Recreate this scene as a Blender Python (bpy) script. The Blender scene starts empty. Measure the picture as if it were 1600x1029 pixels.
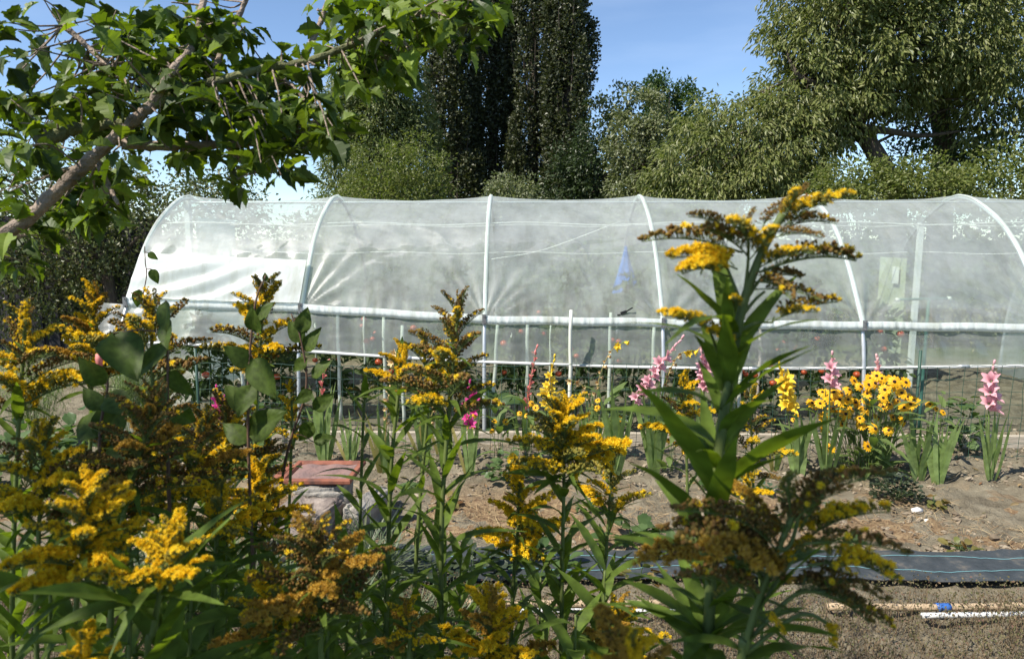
import bpy, math, random
import numpy as np
from mathutils import Vector, Matrix, Euler

rng = np.random.default_rng(11)
random.seed(5)
SC = bpy.context.scene
COL = SC.collection

# ------------------------------------------------------------------ camera
FPX, CX, CY = 1100.0, 800.0, 514.5
CAM_H, PITCH, YAW = 1.65, math.radians(7.48), math.radians(0.83)
cam_d = bpy.data.cameras.new("camera")
cam = bpy.data.objects.new("camera", cam_d)
COL.objects.link(cam)
cam.location = (0, 0, CAM_H)
cam.rotation_euler = (math.pi / 2 - PITCH, 0, YAW)
cam_d.sensor_width = 36.0
cam_d.lens = 36.0 * FPX / 1600.0
cam_d.clip_start, cam_d.clip_end = 0.02, 3000
cam_d.dof.use_dof = True
cam_d.dof.focus_distance = 4.2
cam_d.dof.aperture_fstop = 11.5
SC.camera = cam
RM = np.array(cam.rotation_euler.to_matrix())


def ray(px, py):
    return RM @ np.array([(px - CX) / FPX, (CY - py) / FPX, -1.0])


def at(px, py, Y):
    d = ray(px, py)
    return np.array([0, 0, CAM_H]) + d * (Y / d[1])


def gnd(px, py, z=0.0):
    d = ray(px, py)
    return np.array([0, 0, CAM_H]) + d * ((z - CAM_H) / d[2])


# ------------------------------------------------------------------ light
SUN = np.array([-0.74, -0.47, 1.0])
SUN /= np.linalg.norm(SUN)
w = bpy.data.worlds.new("World")
SC.world = w
w.use_nodes = True
nt = w.node_tree
bg = nt.nodes["Background"]
sky = nt.nodes.new("ShaderNodeTexSky")
sky.sky_type = 'NISHITA'
sky.sun_disc = False
sky.sun_elevation = math.asin(SUN[2])
sky.sun_rotation = math.atan2(SUN[0], SUN[1])
sky.altitude = 1500
sky.air_density, sky.dust_density, sky.ozone_density = 0.95, 0.15, 2.6
bg.inputs[1].default_value = 0.12
# thin high cirrus: the sky colour mixed a little towards white by stretched noise
tc = nt.nodes.new("ShaderNodeTexCoord")
mp = nt.nodes.new("ShaderNodeMapping")
mp.inputs['Scale'].default_value = (2.0, 2.0, 9.0)
mp.inputs['Rotation'].default_value = (0.0, 0.12, 0.0)
nz = nt.nodes.new("ShaderNodeTexNoise")
nz.inputs['Scale'].default_value = 1.6
nz.inputs['Detail'].default_value = 7
rp = nt.nodes.new("ShaderNodeValToRGB")
rp.color_ramp.elements[0].position = 0.47
rp.color_ramp.elements[0].color = (0, 0, 0, 1)
rp.color_ramp.elements[1].position = 0.85
rp.color_ramp.elements[1].color = (0.2, 0.2, 0.2, 1)
mx = nt.nodes.new("ShaderNodeMixRGB")
mx.inputs[2].default_value = (5.2, 6.2, 7.6, 1)
L = nt.links.new
L(tc.outputs['Generated'], mp.inputs[0]); L(mp.outputs[0], nz.inputs[0]); L(nz.outputs[0], rp.inputs[0])
L(rp.outputs[0], mx.inputs[0]); L(sky.outputs[0], mx.inputs[1]); L(mx.outputs[0], bg.inputs[0])

sd = bpy.data.lights.new("sun", 'SUN')
sd.energy = 5.0
sd.angle = math.radians(0.53)
sd.color = (1.0, 0.94, 0.84)
so = bpy.data.objects.new("sun", sd)
COL.objects.link(so)
so.rotation_euler = Vector(SUN).to_track_quat('Z', 'Y').to_euler()
so.location = (-8, -4, 12)

SC.view_settings.view_transform = 'Standard'
SC.view_settings.look = 'None'
SC.view_settings.exposure = 0.68
SC.view_settings.gamma = 1.0
SC.render.engine = 'CYCLES'
cy = SC.cycles
cy.max_bounces = 9; cy.diffuse_bounces = 3; cy.glossy_bounces = 2
cy.transmission_bounces = 5; cy.transparent_max_bounces = 20
cy.use_denoising = True
try:
    cy.denoiser = 'OPENIMAGEDENOISE'
except Exception:
    pass
cy.sample_clamp_indirect = 4.0


# ------------------------------------------------------------------ materials
def ramp(nt, fac, stops):
    r = nt.nodes.new("ShaderNodeValToRGB")
    el = r.color_ramp.elements
    while len(el) < len(stops):
        el.new(0.5)
    for e, (p, c) in zip(el, stops):
        e.position = p
        e.color = (*c, 1)
    nt.links.new(fac, r.inputs[0])
    return r.outputs[0]


def newmat(name):
    m = bpy.data.materials.new(name)
    m.use_nodes = True
    nt = m.node_tree
    nt.nodes.clear()
    out = nt.nodes.new("ShaderNodeOutputMaterial")
    return m, nt, out


def leafmat(name, cols, transl=0.35, tcol=None, rough=0.45, spec=0.4, nscale=0.0):
    """Leaf: principled + translucent, its colour drawn per leaf (mesh island) from a ramp."""
    m, nt, out = newmat(name)
    L = nt.links.new
    g = nt.nodes.new("ShaderNodeNewGeometry")
    n = len(cols)
    col = ramp(nt, g.outputs['Random Per Island'], [(i / max(1, n - 1), c) for i, c in enumerate(cols)])
    if nscale > 0:
        t = nt.nodes.new("ShaderNodeTexCoord")
        no = nt.nodes.new("ShaderNodeTexNoise")
        no.inputs['Scale'].default_value = nscale
        no.inputs['Detail'].default_value = 3
        L(t.outputs['Object'], no.inputs[0])
        v = nt.nodes.new("ShaderNodeHueSaturation")
        mr = nt.nodes.new("ShaderNodeMapRange")
        mr.inputs[1].default_value, mr.inputs[2].default_value = 0.3, 0.7
        mr.inputs[3].default_value, mr.inputs[4].default_value = 0.65, 1.35
        L(no.outputs[0], mr.inputs[0]); L(mr.outputs[0], v.inputs['Value']); L(col, v.inputs['Color'])
        col = v.outputs[0]
    p = nt.nodes.new("ShaderNodeBsdfPrincipled")
    p.inputs['Roughness'].default_value = rough
    p.inputs['Specular IOR Level'].default_value = spec
    L(col, p.inputs['Base Color'])
    tr = nt.nodes.new("ShaderNodeBsdfTranslucent")
    h = nt.nodes.new("ShaderNodeMixRGB")
    h.blend_type = 'MULTIPLY'
    h.inputs[0].default_value = 1
    h.inputs[2].default_value = (*(tcol or (1.5, 1.7, 0.6)), 1)
    L(col, h.inputs[1]); L(h.outputs[0], tr.inputs[0])
    mx = nt.nodes.new("ShaderNodeMixShader")
    mx.inputs[0].default_value = transl
    L(p.outputs[0], mx.inputs[1]); L(tr.outputs[0], mx.inputs[2]); L(mx.outputs[0], out.inputs[0])
    return m


def solid(name, c1, c2=None, scale=8.0, rough=0.7, bump=0.0, bscale=None, metal=0.0, spec=0.4, detail=5, stops=None, stretch=None):
    m, nt, out = newmat(name)
    L = nt.links.new
    p = nt.nodes.new("ShaderNodeBsdfPrincipled")
    p.inputs['Roughness'].default_value = rough
    p.inputs['Metallic'].default_value = metal
    p.inputs['Specular IOR Level'].default_value = spec
    t = nt.nodes.new("ShaderNodeTexCoord")
    src = t.outputs['Object']
    if stretch:
        mp = nt.nodes.new("ShaderNodeMapping")
        mp.inputs['Scale'].default_value = stretch
        L(src, mp.inputs[0]); src = mp.outputs[0]
    no = nt.nodes.new("ShaderNodeTexNoise")
    no.inputs['Scale'].default_value = scale
    no.inputs['Detail'].default_value = detail
    L(src, no.inputs[0])
    c2 = c2 or tuple(x * 0.75 for x in c1)
    L(ramp(nt, no.outputs[0], stops or [(0.3, c2), (0.7, c1)]), p.inputs['Base Color'])
    if bump:
        b = nt.nodes.new("ShaderNodeBump")
        b.inputs['Strength'].default_value = bump
        b.inputs['Distance'].default_value = 0.02
        n2 = nt.nodes.new("ShaderNodeTexNoise")
        n2.inputs['Scale'].default_value = bscale or scale * 3
        n2.inputs['Detail'].default_value = 6
        L(src, n2.inputs[0]); L(n2.outputs[0], b.inputs['Height']); L(b.outputs[0], p.inputs['Normal'])
    L(p.outputs[0], out.inputs[0])
    return m


def filmmat(name, opac, white=0.80, vary=0.12, gloss=0.01, rough=0.55, tint=(0.88, 0.965, 0.92), scale=3.0, dif=0.5):
    """Agricultural polythene: part clear, part milky (diffuse + translucent), a soft sheen."""
    m, nt, out = newmat(name)
    L = nt.links.new
    t = nt.nodes.new("ShaderNodeTexCoord")
    no = nt.nodes.new("ShaderNodeTexNoise")
    no.inputs['Scale'].default_value = scale
    no.inputs['Detail'].default_value = 8
    no.inputs['Roughness'].default_value = 0.65
    L(t.outputs['Object'], no.inputs[0])
    mr = nt.nodes.new("ShaderNodeMapRange")
    mr.inputs[1].default_value, mr.inputs[2].default_value = 0.3, 0.72
    mr.inputs[3].default_value, mr.inputs[4].default_value = opac - vary, opac + vary
    L(no.outputs[0], mr.inputs[0])
    tp = nt.nodes.new("ShaderNodeBsdfTransparent")
    tp.inputs[0].default_value = (*tint, 1)
    df = nt.nodes.new("ShaderNodeBsdfDiffuse")
    mp = nt.nodes.new("ShaderNodeMapping"); mp.inputs['Scale'].default_value = (5, 1.2, 1.2)
    n3 = nt.nodes.new("ShaderNodeTexNoise"); n3.inputs['Scale'].default_value = 2.2; n3.inputs['Detail'].default_value = 9; n3.inputs['Roughness'].default_value = 0.72
    L(t.outputs['Object'], mp.inputs[0]); L(mp.outputs[0], n3.inputs[0])
    dirt = ramp(nt, n3.outputs[0], [(0.30, (white * .66, white * .68, white * .58)), (0.52, (white * .95, white, white * .965))])
    df.inputs[0].default_value = (white * 0.95, white, white * 0.965, 1)
    L(dirt, df.inputs[0])
    tl = nt.nodes.new("ShaderNodeBsdfTranslucent")
    tl.inputs[0].default_value = (white * 0.95, white, white * 0.95, 1)
    m1 = nt.nodes.new("ShaderNodeMixShader"); m1.inputs[0].default_value = 1 - dif
    L(df.outputs[0], m1.inputs[1]); L(tl.outputs[0], m1.inputs[2])
    m2 = nt.nodes.new("ShaderNodeMixShader")
    L(mr.outputs[0], m2.inputs[0]); L(tp.outputs[0], m2.inputs[1]); L(m1.outputs[0], m2.inputs[2])
    gl = nt.nodes.new("ShaderNodeBsdfGlossy")
    gl.inputs['Roughness'].default_value = rough
    b = nt.nodes.new("ShaderNodeBump")
    b.inputs['Strength'].default_value = 0.15; b.inputs['Distance'].default_value = 0.01
    n2 = nt.nodes.new("ShaderNodeTexNoise"); n2.inputs['Scale'].default_value = 22; n2.inputs['Detail'].default_value = 4
    L(t.outputs['Object'], n2.inputs[0]); L(n2.outputs[0], b.inputs['Height'])
    L(b.outputs[0], gl.inputs['Normal'])
    fr = nt.nodes.new("ShaderNodeFresnel"); fr.inputs[0].default_value = 1.45
    ad = nt.nodes.new("ShaderNodeMath"); ad.operation = 'MULTIPLY_ADD'
    ad.inputs[1].default_value = 0.12; ad.inputs[2].default_value = gloss
    L(fr.outputs[0], ad.inputs[0])
    m3 = nt.nodes.new("ShaderNodeMixShader")
    L(ad.outputs[0], m3.inputs[0]); L(m2.outputs[0], m3.inputs[1]); L(gl.outputs[0], m3.inputs[2])
    L(m3.outputs[0], out.inputs[0])
    return m


# ------------------------------------------------------------------ mesh building
def nrm(a):
    a = np.asarray(a, float)
    return a / np.maximum(np.linalg.norm(a, axis=-1, keepdims=True), 1e-9)


def frames(d, up=(0, 0, 1.0)):
    """(k,3,3) matrices whose columns are x = d, y, z with z near up."""
    x = nrm(np.atleast_2d(d))
    up = np.broadcast_to(np.asarray(up, float), x.shape)
    y = np.cross(up, x)
    bad = np.linalg.norm(y, axis=1) < 1e-5
    if bad.any():
        y[bad] = np.cross(np.array([0.0, 1.0, 0.01]), x[bad])
    y = nrm(y)
    z = np.cross(x, y)
    return np.stack([x, y, z], axis=2)


class MB:
    def __init__(s):
        s.v, s.f, s.m, s.n = [], [], [], 0

    def add(s, v, f, mat=0):
        v = np.asarray(v, float).reshape(-1, 3)
        f = np.asarray(f, int)
        s.v.append(v); s.f.append(f + s.n); s.n += len(v)
        s.m.append(np.broadcast_to(np.asarray(mat, int), (len(f),)))
        return s

    def inst(s, tv, tf, R, pos, sc=1.0, mat=0):
        """Many transformed copies of a template (tv, tf)."""
        k = len(pos)
        sc = np.broadcast_to(np.asarray(sc, float).reshape(-1, 1, 1) if np.ndim(sc) < 2 else np.asarray(sc, float)[:, None, :], (k, 1, 1) if np.ndim(sc) < 2 else (k, 1, 3))
        v = np.einsum('kij,knj->kni', R, tv[None] * sc) + np.asarray(pos)[:, None, :]
        f = tf[None] + (np.arange(k) * len(tv))[:, None, None]
        mm = np.tile(np.broadcast_to(np.asarray(mat), (len(tf),)), k) if np.ndim(mat) else np.full(k * len(tf), mat)
        return s.add(v.reshape(-1, 3), f.reshape(-1, tf.shape[1]), mm)

    def tube(s, pts, rad, n=7, mat=0, cap=True):
        pts = np.asarray(pts, float)
        k = len(pts)
        rad = np.broadcast_to(np.asarray(rad, float), (k,))
        tan = nrm(np.gradient(pts, axis=0))
        ref = np.array([0, 0, 1.0]) if abs(tan[:, 2]).mean() < 0.9 else np.array([0, 1.0, 0])
        u = nrm(np.cross(tan, ref)); vv = np.cross(tan, u)
        a = np.arange(n) * 2 * math.pi / n
        ring = pts[:, None] + rad[:, None, None] * (np.cos(a)[None, :, None] * u[:, None] + np.sin(a)[None, :, None] * vv[:, None])
        i = np.arange(k - 1)[:, None] * n; j = np.arange(n)[None]
        j2 = (j + 1) % n
        f = np.stack([i + j, i + j2, i + n + j2, i + n + j], -1).reshape(-1, 4)
        s.add(ring.reshape(-1, 3), f, mat)
        if cap and n > 3:
            b = s.n - k * n
            s.f.append(np.array([[b + q for q in range(n)][::-1], [b + (k - 1) * n + q for q in range(n)]])); s.m.append(np.array([mat, mat]))
        return s

    def box(s, c, size, R=None, mat=0):
        c = np.asarray(c, float); h = np.asarray(size, float) / 2
        v = np.array([[x, y, z] for x in (-1, 1) for y in (-1, 1) for z in (-1, 1)], float) * h
        if R is not None:
            v = v @ np.asarray(R).T
        return s.add(v + c, [[0, 1, 3, 2], [4, 6, 7, 5], [0, 4, 5, 1], [2, 3, 7, 6], [0, 2, 6, 4], [1, 5, 7, 3]], mat)

    def grid(s, P, mat=0):
        a, b = P.shape[:2]
        i = np.arange(a - 1)[:, None] * b; j = np.arange(b - 1)[None]
        f = np.stack([i + j, i + b + j, i + b + j + 1, i + j + 1], -1).reshape(-1, 4)
        return s.add(P.reshape(-1, 3), f, mat)

    def mesh(s, name, mats, smooth=True):
        me = bpy.data.meshes.new(name)
        v = np.concatenate(s.v)
        me.vertices.add(len(v)); me.vertices.foreach_set("co", v.astype(np.float32).ravel())
        lens = np.concatenate([np.full(len(f), f.shape[1]) for f in s.f])
        idx = np.concatenate([f.ravel() for f in s.f])
        me.loops.add(len(idx)); me.loops.foreach_set("vertex_index", idx.astype(np.int32))
        me.polygons.add(len(lens))
        me.polygons.foreach_set("loop_start", np.concatenate([[0], np.cumsum(lens)[:-1]]).astype(np.int32))
        me.polygons.foreach_set("material_index", np.concatenate(s.m).astype(np.int32))
        me.polygons.foreach_set("use_smooth", np.full(len(lens), bool(smooth)))
        for m in (mats if isinstance(mats, (list, tuple)) else [mats]):
            me.materials.append(m)
        me.update(calc_edges=True)
        return me


def put(name, me, parent=None, M=None):
    """Link one mesh as an object; M is its world matrix (parents here only translate)."""
    o = bpy.data.objects.new(name, me)
    COL.objects.link(o)
    M = Matrix(M) if M is not None else Matrix.Identity(4)
    if parent is not None:
        o.parent = parent
        q = parent
        off = Vector((0, 0, 0))
        while q is not None:
            off += q.location
            q = q.parent
        M = Matrix.Translation(-off) @ M
    o.matrix_basis = M
    return o


def tag(o, label=None, cat=None, group=None, kind=None):
    if label: o["label"] = label
    if cat: o["category"] = cat
    if group: o["group"] = group
    if kind: o["kind"] = kind
    return o


def root(name, loc, label, cat, group=None, kind=None):
    o = bpy.data.objects.new(name, None)
    COL.objects.link(o)
    o.location = Vector([float(q) for q in loc])
    o.empty_display_size = 0.1
    return tag(o, label, cat, group, kind)


def xf(d, up, pos, sc=1.0):
    R = frames(d, up)[0]
    M = np.eye(4)
    M[:3, :3] = R * np.asarray(sc, float)
    M[:3, 3] = pos
    return M.tolist()


def vnoise(x, y, seed=0):
    """Smooth 2-D value noise in 0..1."""
    xi, yi = np.floor(x).astype(np.int64), np.floor(y).astype(np.int64)
    xf_, yf_ = x - xi, y - yi
    def h(a, b):
        n = (a * 374761393 + b * 668265263 + seed * 974634777) & 0x7fffffff
        n = ((n ^ (n >> 13)) * 1274126177) & 0x7fffffff
        return ((n ^ (n >> 16)) & 0xffff) / 65535.0
    u, v = xf_ * xf_ * (3 - 2 * xf_), yf_ * yf_ * (3 - 2 * yf_)
    return (h(xi, yi) * (1 - u) + h(xi + 1, yi) * u) * (1 - v) + (h(xi, yi + 1) * (1 - u) + h(xi + 1, yi + 1) * u) * v


def fbm(x, y, seed=0, oct=4):
    r, a, t = 0, 0.5, 0
    for k in range(oct):
        r = r + a * vnoise(x * 2 ** k, y * 2 ** k, seed + k); t += a; a *= 0.5
    return r / t


def catmull(pts, n=8):
    pts = np.asarray(pts, float)
    if len(pts) < 3:
        t = np.linspace(0, 1, n + 1)[:, None]
        return pts[0] * (1 - t) + pts[-1] * t
    P = np.vstack([2 * pts[0] - pts[1], pts, 2 * pts[-1] - pts[-2]])
    out = []
    for i in range(1, len(P) - 2):
        t = np.linspace(0, 1, n, endpoint=False)[:, None]
        a, b, c, d = P[i - 1], P[i], P[i + 1], P[i + 2]
        out.append(0.5 * (2 * b + (c - a) * t + (2 * a - 5 * b + 4 * c - d) * t ** 2 + (3 * b - a - 3 * c + d) * t ** 3))
    out.append(pts[-1:])
    return np.vstack(out)
# ================================================================== ground
def axis(lo, hi, step, far):
    mid = np.arange(lo, hi + 1e-6, step)
    ext = np.cumsum(step * 1.35 ** np.arange(1, 60)); ext = ext[ext < far]
    return np.concatenate([(lo - ext)[::-1], mid, hi + ext])

gx, gy = axis(-5.5, 6.5, 0.035, 400), axis(1.6, 9.0, 0.03, 400)
X, Y = np.meshgrid(gx, gy, indexing='ij')
near = np.clip(1 - np.maximum(np.maximum(-6 - X, X - 7), np.maximum(1 - Y, Y - 9.5)) / 2, 0, 1)
def ground_z(X, Y):
    z = (fbm(X * 2.3, Y * 2.3, 1) - 0.5) * 0.05 + (fbm(X * 11, Y * 11, 7) - 0.5) * 0.055
    z += np.maximum(fbm(X * 17, Y * 17, 17, 2) - 0.62, 0) * 0.14
    flat = np.exp(-((Y - 3.42) / 0.22) ** 2)          # trodden flat under the sheet
    return z * (1 - 0.85 * flat) - 0.01
Z = ground_z(X, Y) * near - 0.012 * (1 - near)
m, nt, out = newmat("soil")
L = nt.links.new
p = nt.nodes.new("ShaderNodeBsdfPrincipled"); p.inputs['Roughness'].default_value = 0.95; p.inputs['Specular IOR Level'].default_value = 0.1
t = nt.nodes.new("ShaderNodeTexCoord")
def noise_node(nt, src, sc, det=6, rough=0.6):
    n = nt.nodes.new("ShaderNodeTexNoise"); n.inputs['Scale'].default_value = sc; n.inputs['Detail'].default_value = det
    n.inputs['Roughness'].default_value = rough
    nt.links.new(src, n.inputs[0]); return n.outputs[0]
o_ = t.outputs['Object']
soil = ramp(nt, noise_node(nt, o_, 5.0, 9, 0.7), [(0.25, (0.08, 0.066, 0.044)), (0.5, (0.205, 0.176, 0.123)), (0.75, (0.305, 0.268, 0.193))])
straw = ramp(nt, noise_node(nt, o_, 26, 5), [(0.3, (0.13, 0.075, 0.045)), (0.55, (0.28, 0.195, 0.11)), (0.75, (0.38, 0.29, 0.17))])
grass = ramp(nt, noise_node(nt, o_, 9, 6), [(0.3, (0.035, 0.055, 0.015)), (0.6, (0.08, 0.10, 0.03)), (0.8, (0.17, 0.15, 0.06))])
sep = nt.nodes.new("ShaderNodeSeparateXYZ"); L(o_, sep.inputs[0])
def band(src, a, b, c, d):
    m1 = nt.nodes.new("ShaderNodeMapRange"); m1.inputs[1].default_value, m1.inputs[2].default_value = a, b
    m2 = nt.nodes.new("ShaderNodeMapRange"); m2.inputs[1].default_value, m2.inputs[2].default_value = d, c
    mu = nt.nodes.new("ShaderNodeMath"); mu.operation = 'MULTIPLY'
    L(src, m1.inputs[0]); L(src, m2.inputs[0]); L(m1.outputs[0], mu.inputs[0]); L(m2.outputs[0], mu.inputs[1]); return mu.outputs[0]
def math2(op, a, b):
    mu = nt.nodes.new("ShaderNodeMath"); mu.operation = op
    for k, q in enumerate((a, b)):
        if isinstance(q, (int, float)): mu.inputs[k].default_value = q
        else: L(q, mu.inputs[k])
    return mu.outputs[0]
big = noise_node(nt, o_, 1.6, 5)
sm = math2('MULTIPLY', band(sep.outputs['Y'], 3.4, 3.7, 4.2, 4.7), math2('GREATER_THAN', big, 0.50))
c1 = nt.nodes.new("ShaderNodeMixRGB"); L(sm, c1.inputs[0]); L(soil, c1.inputs[1]); L(straw, c1.inputs[2])
g1 = nt.nodes.new("ShaderNodeMapRange"); g1.inputs[1].default_value, g1.inputs[2].default_value = 8.9, 9.8
L(sep.outputs['Y'], g1.inputs[0])
g2 = math2('MAXIMUM', g1.outputs[0], band(sep.outputs['Y'], -400.0, -399.0, 1.6, 2.3))
c2 = nt.nodes.new("ShaderNodeMixRGB"); L(g2, c2.inputs[0]); L(c1.outputs[0], c2.inputs[1]); L(grass, c2.inputs[2])
L(c2.outputs[0], p.inputs['Base Color'])
b = nt.nodes.new("ShaderNodeBump"); b.inputs['Strength'].default_value = 0.9; b.inputs['Distance'].default_value = 0.025
L(noise_node(nt, o_, 45, 8, 0.7), b.inputs['Height']); L(b.outputs[0], p.inputs['Normal']); L(p.outputs[0], out.inputs[0])
MSOIL = m
gb = MB(); gb.grid(np.stack([X, Y, Z], -1))
tag(put("ground", gb.mesh("ground", MSOIL)), kind='structure')

# loose clods and stones on the bed
def lump(seed, n=6):
    r = np.random.default_rng(seed)
    v = [[0, 0, -1]]
    for k, (zz, q) in enumerate(((-.45, .85), (.35, .9))):
        for i in range(n):
            a = i / n * 6.283 + k * .5
            v.append([math.cos(a) * q, math.sin(a) * q, zz])
    v.append([0, 0, 1]); v = np.array(v) * (1 + r.normal(0, .17, (2 * n + 2, 1)))
    f = []
    for i in range(n):
        j = (i + 1) % n
        f += [[0, 1 + j, 1 + i], [1 + n + i, 1 + n + j, 2 * n + 1], [1 + i, 1 + j, 1 + n + j], [1 + i, 1 + n + j, 1 + n + i]]
    return v, np.array(f)
cb = MB()
for s_ in range(5):
    k = 2200
    xy = np.stack([rng.uniform(-4, 6, k), rng.uniform(3.6, 5.9, k)], 1)
    e_ = rng.random(k) < .3; xy[e_, 1] = 3.53 + np.abs(rng.normal(0, .06, e_.sum()))
    keep = fbm(xy[:, 0] * 1.4, xy[:, 1] * 1.4, 31) > 0.40
    xy = xy[keep]; k = len(xy)
    sc = np.exp(rng.normal(-4.7, .6, k)).clip(.003, .035)
    pos = np.column_stack([xy, ground_z(xy[:, 0], xy[:, 1]) + sc * .2])
    R = frames(np.column_stack([rng.normal(size=(k, 2)), rng.normal(size=k) * .3]))
    tv, tf = lump(s_)
    cb.inst(tv * np.array([1, .8, .6]), tf, R, pos, sc)
MCLOD = leafmat("clod", [(0.12, .09, .06), (0.23, .185, .13), (0.31, .26, .19)], transl=0, rough=.95, spec=.1)
tag(put("soil_clods", cb.mesh("soil_clods", MCLOD, smooth=False)), "loose dry crumbs of grey brown earth scattered over the bed", "soil crumbs", kind='stuff')

# straw and dead stalks
sb = MB(); k = 5200
xy = np.stack([rng.uniform(-3.5, 5.5, k), rng.normal(4.05, .28, k)], 1)
keep = (fbm(xy[:, 0] * 1.2, xy[:, 1] * 1.2, 44) > 0.45) & (xy[:, 1] > 3.62); xy = xy[keep]; k = len(xy)
a = rng.uniform(0, 6.283, k)
d = np.column_stack([np.cos(a), np.sin(a), rng.normal(0, .12, k)])
tv = np.array([[-.5, -.5, 0], [0, -.5, .12], [.5, -.5, 0], [.5, .5, 0], [0, .5, .12], [-.5, .5, 0]]); tf = np.array([[0, 1, 4, 5], [1, 2, 3, 4]])
ln = rng.uniform(.03, .14, k)
sb.inst(tv, tf, frames(d, np.column_stack([rng.normal(0, .4, (k, 2)), np.ones(k)])), np.column_stack([xy, ground_z(xy[:, 0], xy[:, 1]) + rng.uniform(.003, .022, k)]),
        np.column_stack([ln, rng.uniform(.0012, .003, k), ln]))
MSTRAW = leafmat("straw", [(.16, .09, .05), (.32, .22, .12), (.44, .34, .19), (.26, .16, .09)], transl=.1, rough=.8, spec=.2)
tag(put("straw_mulch", sb.mesh("straw_mulch", MSTRAW)), "dry straw and dead stalks strewn on the bed behind the dark sheet", "straw", kind='stuff')

# dead leaves lying about
db = MB(); k = 420
xy = np.stack([rng.uniform(-3.6, 5.5, k), rng.uniform(3.55, 5.9, k)], 1)
a = rng.uniform(0, 6.283, k)
tq = np.linspace(0, 1, 6); P = np.array([[[q, s * .24 * math.sin(math.pi * min(.97, q * .9 + .08)), .25 * s * s * .5 + .22 * q * (1 - q) * (1 + s)] for s in (-1, -.3, .4, 1)] for q in tq]).reshape(-1, 3)
db.inst(P, np.array([[i * 4 + j, i * 4 + j + 1, i * 4 + j + 5, i * 4 + j + 4] for i in range(5) for j in range(3)]), frames(np.column_stack([np.cos(a), np.sin(a), rng.normal(0, .25, k)]), np.column_stack([rng.normal(0, .5, (k, 2)), np.ones(k)])), np.column_stack([xy, ground_z(xy[:, 0], xy[:, 1]) + .006]), rng.uniform(.02, .06, k))
tag(put("dead_leaves", db.mesh("dead_leaves", leafmat("dead_leaf", [(.16, .08, .04), (.26, .16, .08), (.34, .25, .13), (.12, .09, .05), (.16, .17, .06)], .1, rough=.8, spec=.2))), "dry curled dead leaves scattered over the bare earth", "dead leaves", kind='stuff')

# dry low herb cover in front of the dark sheet
hb = MB(); k = 15000
xy = np.stack([rng.uniform(-2.6, 3.2, k), rng.uniform(1.75, 3.05, k)], 1)
hh = (0.08 + .14 * fbm(xy[:, 0] * 3, xy[:, 1] * 3, 51)) * np.clip((3.22 - xy[:, 1]) / .25, .35, 1)
tv = np.array([[0, -.5, 0], [0, .5, 0], [.55, .45, .05], [.55, -.45, .05], [1, 0, 0.0]]); tf4 = np.array([[0, 1, 2, 3]]); tf3 = np.array([[3, 2, 4]])
d = np.column_stack([rng.normal(0, .35, (k, 2)), np.ones(k)])
Rr = frames(d, np.column_stack([rng.normal(size=(k, 2)), np.zeros(k)]))
zz = ground_z(xy[:, 0], xy[:, 1])
sc = np.column_stack([hh, np.full(k, .0022), hh]); pos = np.column_stack([xy, zz])
hb.inst(tv, tf4, Rr, pos, sc)
# tiny leaves and seed heads along the stalks
k2 = 62000
i = rng.integers(0, k, k2); tt = rng.uniform(.25, 1.0, k2)
P = pos[i] + nrm(d[i]) * (hh[i] * tt)[:, None] + rng.normal(0, .006, (k2, 3))
dd = nrm(rng.normal(size=(k2, 3)) + [0, 0, .5]); lv = np.array([[0, 0, 0], [.5, .32, .1], [1, 0, 0], [.5, -.32, .1]])
hb.inst(lv, np.array([[0, 1, 2, 3]]), frames(dd, rng.normal(size=(k2, 3))), P, rng.uniform(.006, .015, k2), mat=1)
MDRY = leafmat("dry_stalk", [(.10, .065, .04), (.20, .145, .09), (.14, .11, .06)], transl=.05, rough=.85, spec=.2)
MHERB = leafmat("dry_herb_leaf", [(.07, .075, .03), (.15, .13, .07), (.20, .14, .09), (.10, .105, .04), (.17, .09, .07)], transl=.2, rough=.8, spec=.2)
tag(put("herb_cover", hb.mesh("herb_cover", [MDRY, MHERB])), "dry brown low herb cover growing in front of the dark ground sheet", "ground cover", kind='stuff')

# dark woven ground sheet with thin pale green marker lines
x0, x1 = -1.0, 6.2
nx, ny = 260, 14
xs = np.linspace(x0, x1, nx); vs = np.linspace(0, 1, ny)
XX, VV = np.meshgrid(xs, vs, indexing='ij')
ylo = 3.17 + .03 * np.sin(xs * 1.3)[:, None] + .06 * (fbm(xs * 5, xs * 0 + 4, 8) - .5)[:, None]; yhi = 3.52 - .02 * np.sin(xs * .9 + 1)[:, None] + .10 * (fbm(xs * 4, xs * 0, 3) - .5)[:, None]
YY = ylo + (yhi - ylo) * VV
ZZ = .018 + .030 * fbm(XX * 4, YY * 5, 61) + .008 * fbm(XX * 15, YY * 15, 63)
wb = MB(); wb.grid(np.stack([XX, YY, ZZ], -1)); wb.grid(np.stack([XX, YY, ZZ - .003], -1)[:, ::-1])
m, nt, out = newmat("woven_sheet"); L = nt.links.new
p = nt.nodes.new("ShaderNodeBsdfPrincipled"); p.inputs['Roughness'].default_value = .62
t = nt.nodes.new("ShaderNodeTexCoord"); o_ = t.outputs['Object']
L(ramp(nt, noise_node(nt, o_, 12, 8, .7), [(.3, (.022, .027, .03)), (.55, (.045, .052, .056)), (.78, (.15, .13, .10))]), p.inputs['Base Color'])
b = nt.nodes.new("ShaderNodeBump"); b.inputs['Strength'].default_value = .4; b.inputs['Distance'].default_value = .01
L(noise_node(nt, o_, 60, 3), b.inputs['Height']); L(b.outputs[0], p.inputs['Normal']); L(p.outputs[0], out.inputs[0])
r_ = root("ground_sheet", (2.5, 3.4, 0), "dark grey woven ground sheet with thin blue green lines laid across the bed", "ground sheet")
put("sheet", wb.mesh("sheet", m), r_)
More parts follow.
